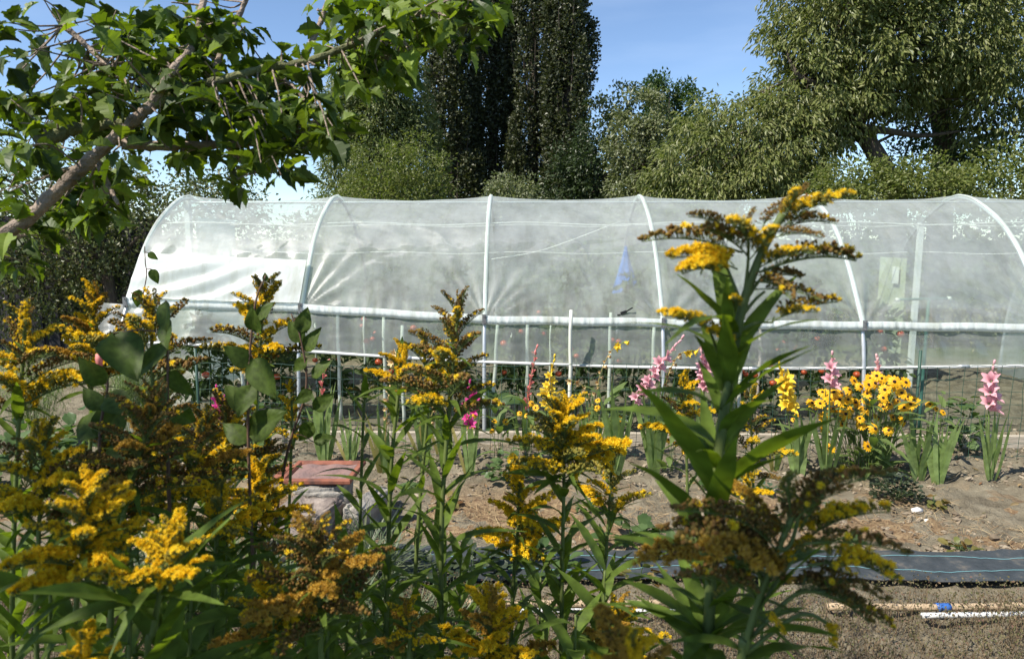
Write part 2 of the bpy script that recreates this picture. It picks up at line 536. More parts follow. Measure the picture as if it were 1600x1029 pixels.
MLINE = solid("marker_line", (.25, .55, .55), (.2, .45, .5), rough=.6)
for v_ in (.30, .72):
    lb = MB(); j = xs
    yy = ylo[:, 0] + (yhi - ylo)[:, 0] * v_ + .012 * np.sin(xs * 7 + v_ * 9)
    zz = .0235 + .030 * fbm(xs * 4, yy * 5, 61) + .008 * fbm(xs * 15, yy * 15, 63)
    lb.tube(np.stack([xs, yy, zz], 1), .0011, 4)
    put("marker_line", lb.mesh("marker_line", MLINE), r_)

# pale battens and the white pipe along the front edge of the sheet
MWOOD = solid("raw_wood", (.52, .40, .26), (.36, .26, .16), scale=6, rough=.8, bump=.3, stretch=(2, 25, 25))
MPIPE = solid("white_plastic", (.74, .74, .72), (.60, .60, .57), scale=5, rough=.35)
def rod(name, pts, r, mat, label, cat, n=10, grp=None):
    pts = [np.asarray(q) for q in pts]
    c = (pts[0] + pts[-1]) / 2
    b = MB(); b.tube(catmull(pts, 6) if len(pts) > 2 else np.linspace(pts[0], pts[-1], 12), r, n)
    o = put(name, b.mesh(name, mat), None)
    for v in o.data.vertices: v.co -= Vector(c)
    o.location = Vector(c)
    return tag(o, label, cat, grp)
rod("wooden_batten", [gnd(700, 940, .045), gnd(920, 943, .045), gnd(1096, 941, .043)], .017, MWOOD, "round pale wooden pole lying below the dark sheet, left of the tall goldenrod", "pole")
rod("white_pipe", [gnd(790, 953, .05), gnd(1092, 955, .05)], .011, MPIPE, "thin white pipe lying against the left pale pole", "pipe")
o = rod("wooden_batten", [gnd(1292, 947, .045), gnd(1480, 948, .045), gnd(1680, 944, .045)], .016, MWOOD, "round pale wooden pole with a blue tape wrap at the right edge of the bed", "pole")
tb = MB(); A_, B_ = gnd(1462, 948, .045), gnd(1484, 948, .045); tb.tube(np.linspace(A_, B_, 4), .0185, 10)
put("tape_wrap", tb.mesh("tape_wrap", solid("blue_tape", (.05, .16, .5), rough=.4)), o)
rod("white_pipe", [gnd(1440, 961, .05), gnd(1680, 958, .05)], .012, MPIPE, "white pipe lying below the pole with the blue tape", "pipe")

# boards along the foot of the tunnel
MBOARD = solid("grey_board", (.50, .44, .35), (.34, .29, .22), scale=4, rough=.85, bump=.4, stretch=(1.5, 20, 20))
for (pa, pb, ya, yb, lab) in ((330, 792, 689, 690, "weathered edging board at the tunnel foot behind the terracotta tile"), (795, 1180, 690, 693, "weathered edging board at the tunnel foot in the middle of the fence"), (1184, 1680, 694, 696, "weathered edging board at the tunnel foot behind the yellow daisies")):
    A_, B_ = gnd(pa, ya), gnd(pb, yb); d = B_ - A_; n = np.linalg.norm(d)
    b = MB(); R = frames(d)[0]
    bm_pts = np.linspace(-n / 2, n / 2, 14)
    prof = np.array([[-.018, -.02], [-.018, .082], [-.012, .088], [.012, .088], [.018, .082], [.018, -.02]])
    V = np.array([[x, q[0] + .004 * math.sin(x * 3), q[1] + .004 * math.sin(x * 2.1 + pa)] for x in bm_pts for q in prof]).reshape(14, 6, 3)
    V = np.concatenate([V, V[:, :1]], 1)
    b.grid(V @ R.T)
    b.add(V[0, :6] @ R.T, [[0, 1, 2, 3, 4, 5]]); b.add(V[-1, :6] @ R.T, [[5, 4, 3, 2, 1, 0]])
    o = put("edging_board", b.mesh("edging_board", MBOARD, smooth=False)); o.location = Vector((A_ + B_) / 2)
    tag(o, lab, "board", "edging boards along the tunnel foot")

# ================================================================== stones and terracotta tile
def stone(c, size, rz, seed, mat, label, tilt=(0, 0)):
    n = 26; r = np.random.default_rng(seed)
    u = np.linspace(0, 2 * math.pi, n + 1); v = np.linspace(-math.pi / 2, math.pi / 2, n)
    U, V = np.meshgrid(u, v, indexing='ij')
    e = lambda q, p: np.sign(q) * np.abs(q) ** p
    x, y, z = e(np.cos(V), .25) * e(np.cos(U), .3), e(np.cos(V), .25) * e(np.sin(U), .3), e(np.sin(V), .25)
    nn = (fbm((x + z * .7) * 3 + 9, (y + z) * 3 + seed, seed) - .5) * .5 + (fbm((x - z) * 8 + 9, (y + z * .8) * 8, seed + 4) - .5) * .34
    P = np.stack([x, y, z], -1) * (1 + nn[..., None]); P[-1] = P[0]
    P = P * np.array(size) / 2
    P = P @ np.array(Euler((tilt[0], tilt[1], rz)).to_matrix()).T
    b = MB(); b.grid(P)
    o = put("stone_block", b.mesh("stone_block", mat)); o.location = Vector([float(q) for q in c])
    return tag(o, label, "stone", "stones of the low wall")
MSTONE = solid("rough_stone", (.32, .265, .22), (.13, .10, .085), scale=7, rough=.95, bump=1.0, bscale=24)
MSTONE2 = solid("pale_stone", (.38, .35, .30), (.19, .17, .145), scale=9, rough=.95, bump=.8, bscale=30)
tz = .27
tc_ = gnd(505, 738, tz)
stone(tc_ + [.0, .0, -.17], (.30, .34, .28), .15, 3, MSTONE2, "pale rough stone block directly under the terracotta tile")
stone(gnd(478, 812, .12) + [0, .0, -.03], (.30, .30, .22), -.25, 5, MSTONE, "brown weathered stone at the left front of the low wall")
stone(gnd(572, 800, .10), (.10, .36, .20), -.35, 8, MSTONE2, "narrow pale stone slab leaning to the right of the block", tilt=(0, .35))
stone(gnd(440, 850, .08), (.26, .22, .18), .5, 12, MSTONE, "low stone half hidden by the goldenrod left of the wall")
# tile: a shallow pan tile with raised rims, one open channel
MTERRA = solid("terracotta", (.50, .17, .085), (.36, .11, .06), scale=9, rough=.8, bump=.3, stops=[(.32, (.09, .045, .035)), (.5, (.23, .078, .045)), (.75, (.31, .12, .07))])
MTERRA2 = solid("weathered_terracotta", (.25, .15, .125), (.16, .11, .10), scale=14, rough=.9, bump=.4)
r_ = root("roof_tile", tc_ - np.array([0, 0, .02]), "orange terracotta roof tile with a raised rim lying on a stone block", "roof tile")
w_, l_ = .215, .145
def tilepan(r_):
    b = MB()
    ins = .03
    def ring(hx, hy, z): return np.array([[-hx, -hy, z], [hx, -hy, z], [hx, hy, z], [-hx, hy, z]])
    lev = [ring(w_ - .006, l_ - .006, -.012), ring(w_, l_, -.004), ring(w_, l_, .012), ring(w_ - .005, l_ - .005, .018), ring(w_ - ins, l_ - ins * .8, .018), ring(w_ - ins - .01, l_ - ins * .8 - .01, .004)]
    V = np.vstack(lev)
    f = [[3, 2, 1, 0]]
    for k in range(5):
        for i in range(4):
            j = (i + 1) % 4
            f.append([k * 4 + i, k * 4 + j, k * 4 + 4 + j, k * 4 + 4 + i])
    b.add(V, f)
    return b
Rt = np.array(Euler((math.radians(5), math.radians(-2), math.radians(-6))).to_matrix())
b = tilepan(r_); b.v = [v @ Rt.T for v in b.v]
put("rim", b.mesh("rim", MTERRA, smooth=False), r_, Matrix.Translation(Vector(tc_)))
b = MB(); b.grid(np.array([[[x, y, .0045 + .004 * math.sin(x * 40)] for y in np.linspace(-l_ + .035, l_ - .035, 8)] for x in np.linspace(-w_ + .041, w_ - .041, 24)]))
b.v = [v @ Rt.T for v in b.v]
put("pan", b.mesh("pan", MTERRA2), r_, Matrix.Translation(Vector(tc_)))
b = MB(); b.box((-w_ - .022, -.02, .008), (.045, .20, .022)); b.v = [v @ Rt.T for v in b.v]
put("side_lip", b.mesh("side_lip", MTERRA, smooth=False), r_, Matrix.Translation(Vector(tc_)))
for q, (px, py, lab) in enumerate(((1379, 791, "white pebble left of the other, below the small dark bush"), (1433, 797, "larger white pebble right of the small dark bush"), (1449, 813, "small cream pebble lowest of the three on the bed"))):
    b = MB(); tv, tf = lump(70 + q, 9); s_ = (.022, .03, .017)[q]; b.add(tv * np.array([1.3, .9, .7]) * s_, tf)
    o = put("pebble", b.mesh("pebble", solid("white_pebble", (.75, .72, .66), rough=.7))); o.location = Vector(gnd(px, py, .012)); tag(o, lab, "pebble", "white pebbles")

# ================================================================== polytunnel
MFILM = filmmat("clear_film", .35, white=.88)
MSKIRT = filmmat("skirt_film", .33, vary=.09, gloss=.01, rough=.4)
MPATCH = filmmat("double_film", .86, white=.76, vary=.06, dif=.62)
MBAND = filmmat("hem_film", .93, white=.90, vary=.05, dif=.8)
MHILITE = filmmat("highlight_film", .68, white=.88, vary=.12, dif=.6)
MSTEEL = solid("galvanised_tube", (.60, .62, .63), (.45, .47, .48), scale=9, rough=.42, metal=.55)
MWIRE = solid("pale_wire", (.72, .70, .66), rough=.5)
Y0 = 7.12
half = catmull([(0, 2.04), (.24, 1.99), (.58, 1.82), (.82, 1.633), (1.02, 1.406), (1.22, 1.13), (1.345, .93), (1.42, .6), (1.47, .0)], 14)
half[:, 1] = np.where(half[:, 1] > 2.04, 2.04, half[:, 1])
arc = np.concatenate([[0], np.cumsum(np.linalg.norm(np.diff(half, axis=0), axis=1))])
def prof(s):                                     # s > 0 front, s < 0 back -> (y, z, ny, nz)
    a = np.abs(s)
    o = np.interp(a, arc, half[:, 0]); z = np.interp(a, arc, half[:, 1])
    e = .03
    o2, z2 = np.interp(a + e, arc, half[:, 0]), np.interp(a + e, arc, half[:, 1])
    o1, z1 = np.interp(np.maximum(a - e, 0), arc, half[:, 0]), np.interp(np.maximum(a - e, 0), arc, half[:, 1])
    ty, tz_ = o2 - o1, z2 - z1
    l = np.hypot(ty, tz_) + 1e-9
    sg = np.where(s >= 0, -1.0, 1.0)
    return Y0 + sg * o, z, sg * (-tz_ / l), ty / l
def s_at_z(z): return np.interp(-z, -half[:, 1], arc)
HX = [-3.33, -1.845, -.311, 1.158, 2.79, 4.30, 5.85]
bandpx = [(150, 470), (198, 473), (363, 479), (472, 481.5), (660, 492), (772, 498.7), (960, 501.5), (1158, 505), (1340, 507), (1486, 509), (1640, 511), (1950, 514)]
bx, bz = np.array([at(q[0], q[1] - 2, 5.89)[[0, 2]] for q in bandpx]).T
railpx = [(100, 531), (221, 535), (372, 541), (559, 554), (719, 564), (960, 572.5), (1112, 575.5), (1323, 575.5), (1486, 573), (1640, 571), (1950, 570)]
rx, rz = np.array([at(q[0], q[1], 5.70)[[0, 2]] for q in railpx]).T
tun = root("polytunnel", (.5, Y0, 0), "long translucent white polytunnel with steel hoops and its side rolled up", "polytunnel")
xs = np.linspace(HX[0], HX[-1], 860)
sband = s_at_z(np.interp(xs, bx, bz))
nv = 150
vv = np.linspace(0, 1, nv)
S = -1.95 + (sband[:, None] + 1.95) * vv[None]
XX = np.repeat(xs[:, None], nv, 1)
y_, z_, ny_, nz_ = prof(S)
HXa = np.array(HX)
idx = np.clip(np.searchsorted(HXa, XX) - 1, 0, 5)
tt = (XX - HXa[idx]) / (HXa[idx + 1] - HXa[idx])
disp = .022 - .05 * np.sin(np.pi * tt) ** .7 * (.35 + .65 * np.clip(1.2 - np.abs(S), 0, 1))
front = np.clip(S / .6, 0, 1)
for i, hx in enumerate(HX):
    for sgn in (1, -1):
        dx = (XX - hx) * sgn; ds = sband[:, None] - S + .03
        on = (dx > 0)
        r = np.hypot(dx, ds); ang = np.arctan2(ds, np.maximum(dx, 1e-4))
        w1 = np.sin(ang * (15 + 3 * (i % 3)) + i * 2 + sgn + 1.2 * np.sin(ang * 5 + i)) * np.exp(-r / .45) * np.clip(r / .12, 0, 1)
        disp = disp + on * front * .0125 * w1
# short vertical gathers just above the hem, long diagonal tension folds, faint overall ripples
ds = sband[:, None] - S
disp += front * .006 * np.exp(-ds / .10) * np.sin(XX * 42 + 3 * np.sin(XX * 5))
rx1 = XX * 1.0 + ds * 1.6
disp += front * .010 * (fbm(rx1 * 5, (ds - XX * .35) * 14, 81, 3) - .5) * np.clip(np.sin(np.pi * tt) * 2, 0, 1)
disp += .012 * (fbm(XX * 3, S * 3, 85, 3) - .5)
# crisp creases pressed into the sheet
for bay in range(6):
    for _ in range(7):
        x_0 = HX[bay] + rng.uniform(.15, .85) * (HX[bay + 1] - HX[bay]); s_0 = rng.uniform(.45, 1.35); an = rng.normal(.35, .5) * rng.choice([-1, 1]); hl_ = rng.uniform(.12, .42)
        u_ = (XX - x_0) * math.cos(an) + (S - s_0) * math.sin(an); v_ = -(XX - x_0) * math.sin(an) + (S - s_0) * math.cos(an) + .02 * np.sin(u_ * 14 + bay)
        disp = disp + rng.choice([-1, 1]) * .0075 * np.exp(-np.abs(v_) / .013) * np.clip(1 - (u_ / hl_) ** 2, 0, 1)
P = np.stack([XX, y_ + ny_ * disp, z_ + nz_ * disp], -1)
b = MB(); b.grid(P); put("film_cover", b.mesh("film_cover", MFILM), tun)

# doubled film sheet low in the first bay
xa = np.linspace(HX[0] + .02, HX[1] - .005, 190)
sb0 = s_at_z(np.interp(xa, bx, bz))
stp = s_at_z(np.interp(xa, [HX[0], HX[1]], [at(212, 403, 6.2)[2], at(480, 414, 6.12)[2]]))
vv = np.linspace(0, 1, 60)
S2 = stp[:, None] + (sb0 - stp)[:, None] * vv
X2 = np.repeat(xa[:, None], 60, 1)
y2, z2, n2, m2 = prof(S2)
dd = .072 + .022 * np.sin((X2 * 1.0 + (S2 - 1) * 2.2) * 13 + 2 * np.sin(X2 * 3)) * np.exp(-((X2 + 2.8) / .5) ** 2) * np.clip((S2 - stp[:, None]) * 6, 0, 1) * np.clip((sb0[:, None] - S2) * 12, 0, 1)
dd += .006 * fbm(X2 * 8, S2 * 8, 91, 3)
b = MB(); b.grid(np.stack([X2, y2 + n2 * dd, z2 + m2 * dd], -1)); put("film_patch", b.mesh("film_patch", MPATCH), tun)

# hem band: a flat gathered pocket with thickness
xb = np.linspace(HX[0] - .02, HX[-1] + .02, 1100)
zc = np.interp(xb, bx, bz)
yb = prof(s_at_z(zc))[0]
secs = [(-.044, .034), (-.050, .0), (-.046, -.036), (-.036, -.036), (-.036, .034)]
gp = .010 * (fbm(xb * 34, xb * 0 + 3, 5, 2) - .5) * (.25 + .9 * fbm(xb * 2.4, xb * 0, 9, 2))
V = np.stack([np.stack([xb, yb + q[0] + gp * (1 if q[0] < -.04 else 0), zc + q[1] + .003 * np.sin(xb * 9)], 1) for q in secs + secs[:1]], 1)
b = MB(); b.grid(V); put("hem_band", b.mesh("hem_band", MBAND), tun)

# hanging skirt below the hem, and the roll bar it is wound on
xk = np.linspace(HX[0] - .25, HX[-1] + .02, 420)
zt, zb_ = np.interp(xk, bx, bz) - .02, np.interp(xk, rx, rz)
vv = np.linspace(0, 1, 30)
yt = prof(s_at_z(np.interp(xk, bx, bz)))[0] - .025
Zk = zt[:, None] + (zb_ - zt)[:, None] * vv
Yk = yt[:, None] + (5.705 - yt)[:, None] * vv
Xk = np.repeat(xk[:, None], 30, 1)
Yk = Yk + .012 * np.sin(Xk * 23 + Zk * 9 + 2 * np.sin(Xk * 4)) * np.sin(np.pi * vv)[None] + .02 * (fbm((Xk + Zk * 1.5) * 4, (Zk - Xk * .2) * 12, 95, 3) - .5) * np.sin(np.pi * vv)[None]
b = MB(); b.grid(np.stack([Xk, Yk, Zk], -1)); put("skirt_film", b.mesh("skirt_film", MSKIRT), tun)
xr = np.linspace(rx[0], rx[-1], 120)
b = MB(); b.tube(np.stack([xr, np.full(120, 5.70), np.interp(xr, rx, rz)], 1), .0125, 10); put("roll_bar", b.mesh("roll_bar", MPIPE), tun)
# hoops with legs
sv = np.concatenate([np.linspace(-arc[-1], arc[-1], 90)])
for hx in HX:
    yy, zz, n_, k_ = prof(sv)
    b = MB(); b.tube(np.stack([np.full(90, hx), yy, zz - .004], 1), .016, 9); put("hoop", b.mesh("hoop", MSTEEL), tun)
# pale strips standing in for the bright highlight on film over each hoop
for hx in HX:
    sm_ = np.linspace(-.3, s_at_z(np.interp(hx, bx, bz)), 60); yy, zz, n_, k_ = prof(sm_)
    V = np.stack([np.stack([np.full(60, hx + dx_), yy + n_ * h_, zz + k_ * h_], 1) for dx_, h_ in ((-.017, .024), (-.010, .030), (0, .032), (.010, .030), (.017, .024))], 1)
    b = MB(); b.grid(V); put("hoop_highlight", b.mesh("hoop_highlight", MHILITE), tun)
# inner wires, ridge bar and the slack diagonal cord
for s_ in (s_at_z(1.80), -s_at_z(1.80), -s_at_z(1.5)):
    yy, zz, n_, k_ = prof(np.array([s_]))
    x_ = np.linspace(HX[0], HX[-1], 60)
    b = MB(); b.tube(np.stack([x_, np.full(60, yy[0] - n_[0] * .03), zz[0] - .03 + .012 * np.cos(x_ * 4.2)], 1), .0065, 6); put("wire", b.mesh("wire", MWIRE), tun)
x_ = np.linspace(HX[0], HX[-1], 60)
b = MB(); b.tube(np.stack([x_, np.full(60, Y0), np.full(60, 1.99)], 1), .012, 6); put("ridge_bar", b.mesh("ridge_bar", MSTEEL), tun)
b = MB(); b.tube(catmull([at(768, 405, 6.5), at(850, 390, 6.7), at(970, 346, 6.8)], 10), .006, 6); put("cord", b.mesh("cord", MWIRE), tun)
# end walls
for hx, side in ((HX[0], -1), (HX[-1], 1)):
    s1 = np.linspace(.02, arc[-1], 50)
    yf, zf, *_ = prof(s1); yk, zk, *_ = prof(-s1)
    v_ = np.linspace(0, 1, 40)
    P = np.stack([np.full((50, 40), hx) + .012 * (fbm(zf[:, None] * 4 + v_ * 3, v_[None] * 7 + zf[:, None], 99, 3) - .5), yf[:, None] * (1 - v_) + yk[:, None] * v_, zf[:, None] + (zk - zf)[:, None] * v_], -1)
    b = MB(); b.grid(P); put("end_wall", b.mesh("end_wall", MSKIRT), tun)
    ya, yb2 = (6.96, 7.98) if side < 0 else (6.7, 7.54)
    for yq in (ya, yb2):
        zt_ = prof(np.array([s_at_z(1.0)]))[1][0]
        zq = np.interp(abs(yq - Y0), half[:, 0], half[:, 1]) - .01
        b = MB(); b.box((hx - side * .045, yq, zq / 2), (.05, .06, zq)); put("door_post", b.mesh("door_post", MPIPE, smooth=False), tun)
    if side < 0:
        b = MB(); b.box((hx - side * .10, (ya + yb2) / 2, .95), (.006, yb2 - ya - .08, 1.78)); put("door_panel", b.mesh("door_panel", MBAND, smooth=False), tun)
    else:
        hx, yb2 = 4.30, 7.74
        b = MB(); b.box((hx, yb2, .9), (.05, .05, 1.8)); put("inner_post", b.mesh("inner_post", MPIPE, smooth=False), tun)
        b = MB(); b.grid(np.array([[[hx - .1, y, z] for z in np.linspace(.12, 1.42, 6)] for y in np.linspace(yb2 + .04, yb2 + .62, 6)])); put("side_panel", b.mesh("side_panel", solid("pale_green_panel", (.42, .45, .30), (.36, .40, .25), rough=.6)), tun)
        q = at(1410, 430, yb2 + .16)
        b = MB(); b.box((hx - .13, yb2 + .2, q[2]), (.01, .13, .19)); put("white_card", b.mesh("white_card", solid("card", (.8, .8, .72), rough=.6), smooth=False), tun)

# clamps where the hem crosses the hoops, sleeves and end cap on the roll bar
MCLAMP = solid("dull_clamp", (.30, .31, .32), (.18, .17, .16), scale=30, rough=.5, metal=.6)
for hx in HX[:-1]:
    z_h = float(np.interp(hx, bx, bz)); y_h = float(prof(np.array([s_at_z(z_h)]))[0][0])
    b = MB(); b.box((hx, y_h - .05, z_h), (.034, .012, .085)); b.tube([(hx, y_h - .055, z_h - .03), (hx, y_h - .068, z_h - .03)], .006, 6); b.tube([(hx, y_h - .055, z_h + .03), (hx, y_h - .068, z_h + .03)], .006, 6)
    put("hem_clamp", b.mesh("hem_clamp", MCLAMP, smooth=False), tun)
for xs_ in (-2.6, -.95, 1.9, 3.6, 5.1):
    q = np.linspace(xs_ - .04, xs_ + .04, 4)
    b = MB(); b.tube(np.stack([q, np.full(4, 5.70), np.interp(q, rx, rz)], 1), .0165, 10); put("bar_sleeve", b.mesh("bar_sleeve", MSTEEL), tun)

# small black spring clip on the hem
c = at(978, 488, 5.80)
b = MB(); b.box((-.02, 0, 0), (.05, .02, .022), np.array(Euler((0, -.35, 0)).to_matrix())); b.box((.025, 0, .022), (.07, .008, .01), np.array(Euler((0, -.55, 0)).to_matrix())); b.tube([(-.045, 0, -.015), (-.06, 0, -.022), (-.07, 0, -.018)], .007, 6)
put("hem_clip", b.mesh("hem_clip", solid("black_plastic", (.015, .015, .015), rough=.5), smooth=False), tun, Matrix.Translation(Vector(c)))

# ================================================================== wire fence in front of the tunnel
MFW = solid("green_wire", (.035, .08, .055), (.03, .07, .05), rough=.5)
fz = root("wire_fence", (1.2, 5.2, 0), "low green wire mesh fence in front of the polytunnel", "fence")
FX0, FX1, FY = -2.45, 4.9, 5.16
b = MB()
topz = lambda x: .70 + .012 * np.sin(x * 2.1)
for i, x_ in enumerate(np.arange(FX0, FX1, .092)):
    j = rng.normal(0, .006, 5)
    zz = np.linspace(-.02, topz(x_), 5)
    b.tube(np.stack([x_ + j + .02 * (zz - .3) * math.sin(x_ * 2), FY + .015 * np.sin(x_ * 1.7) + rng.normal(0, .003, 5), zz], 1), .0021, 3, cap=False)
xq = np.linspace(FX0, FX1, 160)
for k in range(8):
    b.tube(np.stack([xq, FY + .015 * np.sin(xq * 1.7), (topz(xq)) * (k + .2) / 7.2 + .004 * np.sin(xq * 34 + k)], 1), .0021 if k < 7 else .0028, 3, cap=False)
put("wire_mesh", b.mesh("wire_mesh", MFW), fz)
for x_ in (FX0, at(1437, 600, FY)[0], FX1):
    b = MB(); b.tube([(x_, FY + .02, -.05), (x_, FY + .02, .4), (x_, FY + .02, .82)], .011, 8); put("post", b.mesh("post", MFW), fz)
# ================================================================== trees
LQ = np.array([[0, 0, 0], [.45, .5, .12], [1, 0, -.05], [.45, -.5, .12]]); LQF = np.array([[0, 1, 2, 3]])


def blob(px, py, rx, ry, Y, dep=None):
    c = at(px, py, Y)
    s = np.linalg.norm(c - [0, 0, CAM_H]) / FPX
    return (c, np.array([rx * s, (dep or (rx + ry) * .5) * s, ry * s]))


def crown(mb, blobs, n, ll, lw, droop=.3, seed=0, per=26, cr=.16, shell=.62, jit=.8, up=0.0, mat=0, cmin=0.12):
    """Leaf cards in clumps over the shells of ellipsoids."""
    r = np.random.default_rng(seed)
    C = np.array([q[0] for q in blobs]); Rr = np.array([q[1] for q in blobs])
    wgt = (Rr[:, 0] * Rr[:, 2] + Rr[:, 0] * Rr[:, 1]) ; wgt = wgt / wgt.sum()
    k = max(1, n // per)
    bi = r.choice(len(blobs), k, p=wgt)
    dirs = nrm(r.normal(size=(k, 3)))
    rad = shell + (1.04 - shell) * r.uniform(0, 1, k) ** .7
    cen = C[bi] + dirs * Rr[bi] * rad[:, None]
    size = np.maximum(cr * Rr[bi].mean(1) * r.uniform(.5, 1.4, k), cmin)
    ci = np.repeat(np.arange(k), per)
    m_ = len(ci)
    off = r.normal(size=(m_, 3)) * size[ci][:, None] * np.array([.75, .75, .6])
    pos = cen[ci] + off
    out = nrm(dirs[ci] * .7 + nrm(off) * .8 + r.normal(size=(m_, 3)) * jit + np.array([0, 0, up - droop]))
    nrmv = nrm(r.normal(size=(m_, 3)) + np.array([0, 0, .8]) + dirs[ci] * .4)
    s = ll * r.uniform(.6, 1.25, m_)
    mb.inst(LQ, LQF, frames(out, nrmv), pos, np.column_stack([s, s * lw / ll, s]), mat=mat)
    return cen


def limb_tree(mb, base, top, r0, targets, seed=0, nb=14, r1=None):
    r = np.random.default_rng(seed)
    base, top = np.asarray(base, float), np.asarray(top, float)
    mid = base + (top - base) * .5 + r.normal(0, .12, 3) * np.linalg.norm(top - base) * .3
    tr = catmull([base, mid, top], 8)
    mb.tube(tr, np.linspace(r0, r1 or r0 * .35, len(tr)), 9)
    if len(targets):
        for q in targets[r.choice(len(targets), min(nb, len(targets)), replace=False)]:
            i = r.integers(len(tr) // 3, len(tr))
            a = tr[i]; m_ = (a + q) / 2 + r.normal(0, .06, 3) * np.linalg.norm(q - a) + [0, 0, .05 * np.linalg.norm(q - a)]
            br = catmull([a, m_, q], 6)
            mb.tube(br, np.linspace(r0 * .28, r0 * .05, len(br)), 5, cap=False)


MBARK = solid("dark_bark", (.10, .08, .06), (.05, .04, .03), scale=10, rough=.95, bump=.6, stretch=(3, 3, .6))
GREENS = {
    'cherry': leafmat("cherry_leaf", [(.085, .11, .028), (.13, .155, .042), (.18, .20, .065), (.22, .225, .09), (.15, .17, .045)], .3),
    'poplar': leafmat("poplar_leaf", [(.026, .034, .014), (.038, .047, .019), (.055, .064, .026), (.10, .105, .05)], .18),  # palest tone is a highlight painted onto scattered leaves
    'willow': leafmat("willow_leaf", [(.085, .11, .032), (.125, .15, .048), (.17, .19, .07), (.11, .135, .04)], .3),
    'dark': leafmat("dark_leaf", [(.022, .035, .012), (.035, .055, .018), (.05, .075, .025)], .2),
    'deep': leafmat("deep_green_leaf", [(.03, .065, .015), (.045, .085, .02), (.06, .10, .025)], .25),
    'pale': leafmat("pale_leaf", [(.11, .13, .05), (.16, .18, .085), (.20, .21, .11), (.085, .10, .04)], .25),
    'bush': leafmat("bush_leaf", [(.09, .12, .025), (.14, .165, .04), (.18, .19, .06), (.11, .14, .03)], .35),
    'apple': leafmat("apple_leaf", [(.05, .07, .02), (.08, .10, .03), (.12, .135, .05), (.16, .15, .07)], .25),
}


def tree(name, base_px, Y, blobs, n, ll, lw, kind, label, cat, trunk_r=.18, droop=.3, seed=1, group=None, top=None, cr=.16, per=26, shell=.62, up=0., nb=16, base=None, cmin=.12):
    B = [blob(*q, Y) if len(q) < 5 else blob(q[0], q[1], q[2], q[3], Y + q[4]) for q in blobs]
    g = at(base_px[0], base_px[1], Y) if base is None else np.array(base)
    g[2] = -.02
    r_ = root(name, g, label, cat, group)
    mb = MB(); cen = crown(mb, B, int(n * 1.5), ll, lw * 1.1, droop, seed, per + 14, cr * .8, shell - .1, up=up, cmin=cmin)
    put("crown", mb.mesh("crown", GREENS[kind], smooth=False), r_)
    tb = MB()
    tp = np.mean([q[0] for q in B], 0) if top is None else at(*top, Y)
    limb_tree(tb, g, tp, trunk_r, cen, seed, nb)
    put("trunk", tb.mesh("trunk", MBARK), r_)
    return r_

GT = "trees behind the polytunnel"
tree("apple_tree", (195, 560), 9.7, [(300, 315, 95, 48), (180, 335, 85, 70), (355, 300, 60, 34), (120, 400, 75, 90), (50, 320, 100, 110), (170, 295, 60, 40), (60, 430, 90, 80), (175, 440, 55, 50, .4), (-20, 380, 80, 120)], 15000, .06, .034, 'apple',
     "leafy apple tree behind the left end of the tunnel, beside the dark boards", "tree", .12, seed=2, group=GT, cr=.2)
tree("willow_tree", (600, 560), 18.5, [(592, 170, 52, 80), (560, 250, 58, 60), (640, 245, 50, 65), (620, 130, 42, 60), (560, 120, 40, 60), (570, 330, 75, 60), (655, 200, 26, 40), (630, 330, 60, 60), (590, 60, 45, 50), (540, 180, 40, 60), (600, 200, 60, 60)], 36000, .15, .034, 'willow',
     "olive green willow between the overhanging branch and the tall poplars", "tree", .3, droop=.9, seed=3, group=GT, cr=.2)
tree("rounded_bush", (625, 560), 14.5, [(600, 265, 60, 45), (655, 255, 45, 45), (570, 300, 55, 35), (640, 310, 70, 50), (600, 350, 90, 60)], 9000, .075, .032, 'bush',
     "yellow green bushy willow in front of the poplars, just above the ridge", "shrub", .1, seed=4, group=GT, cr=.2)
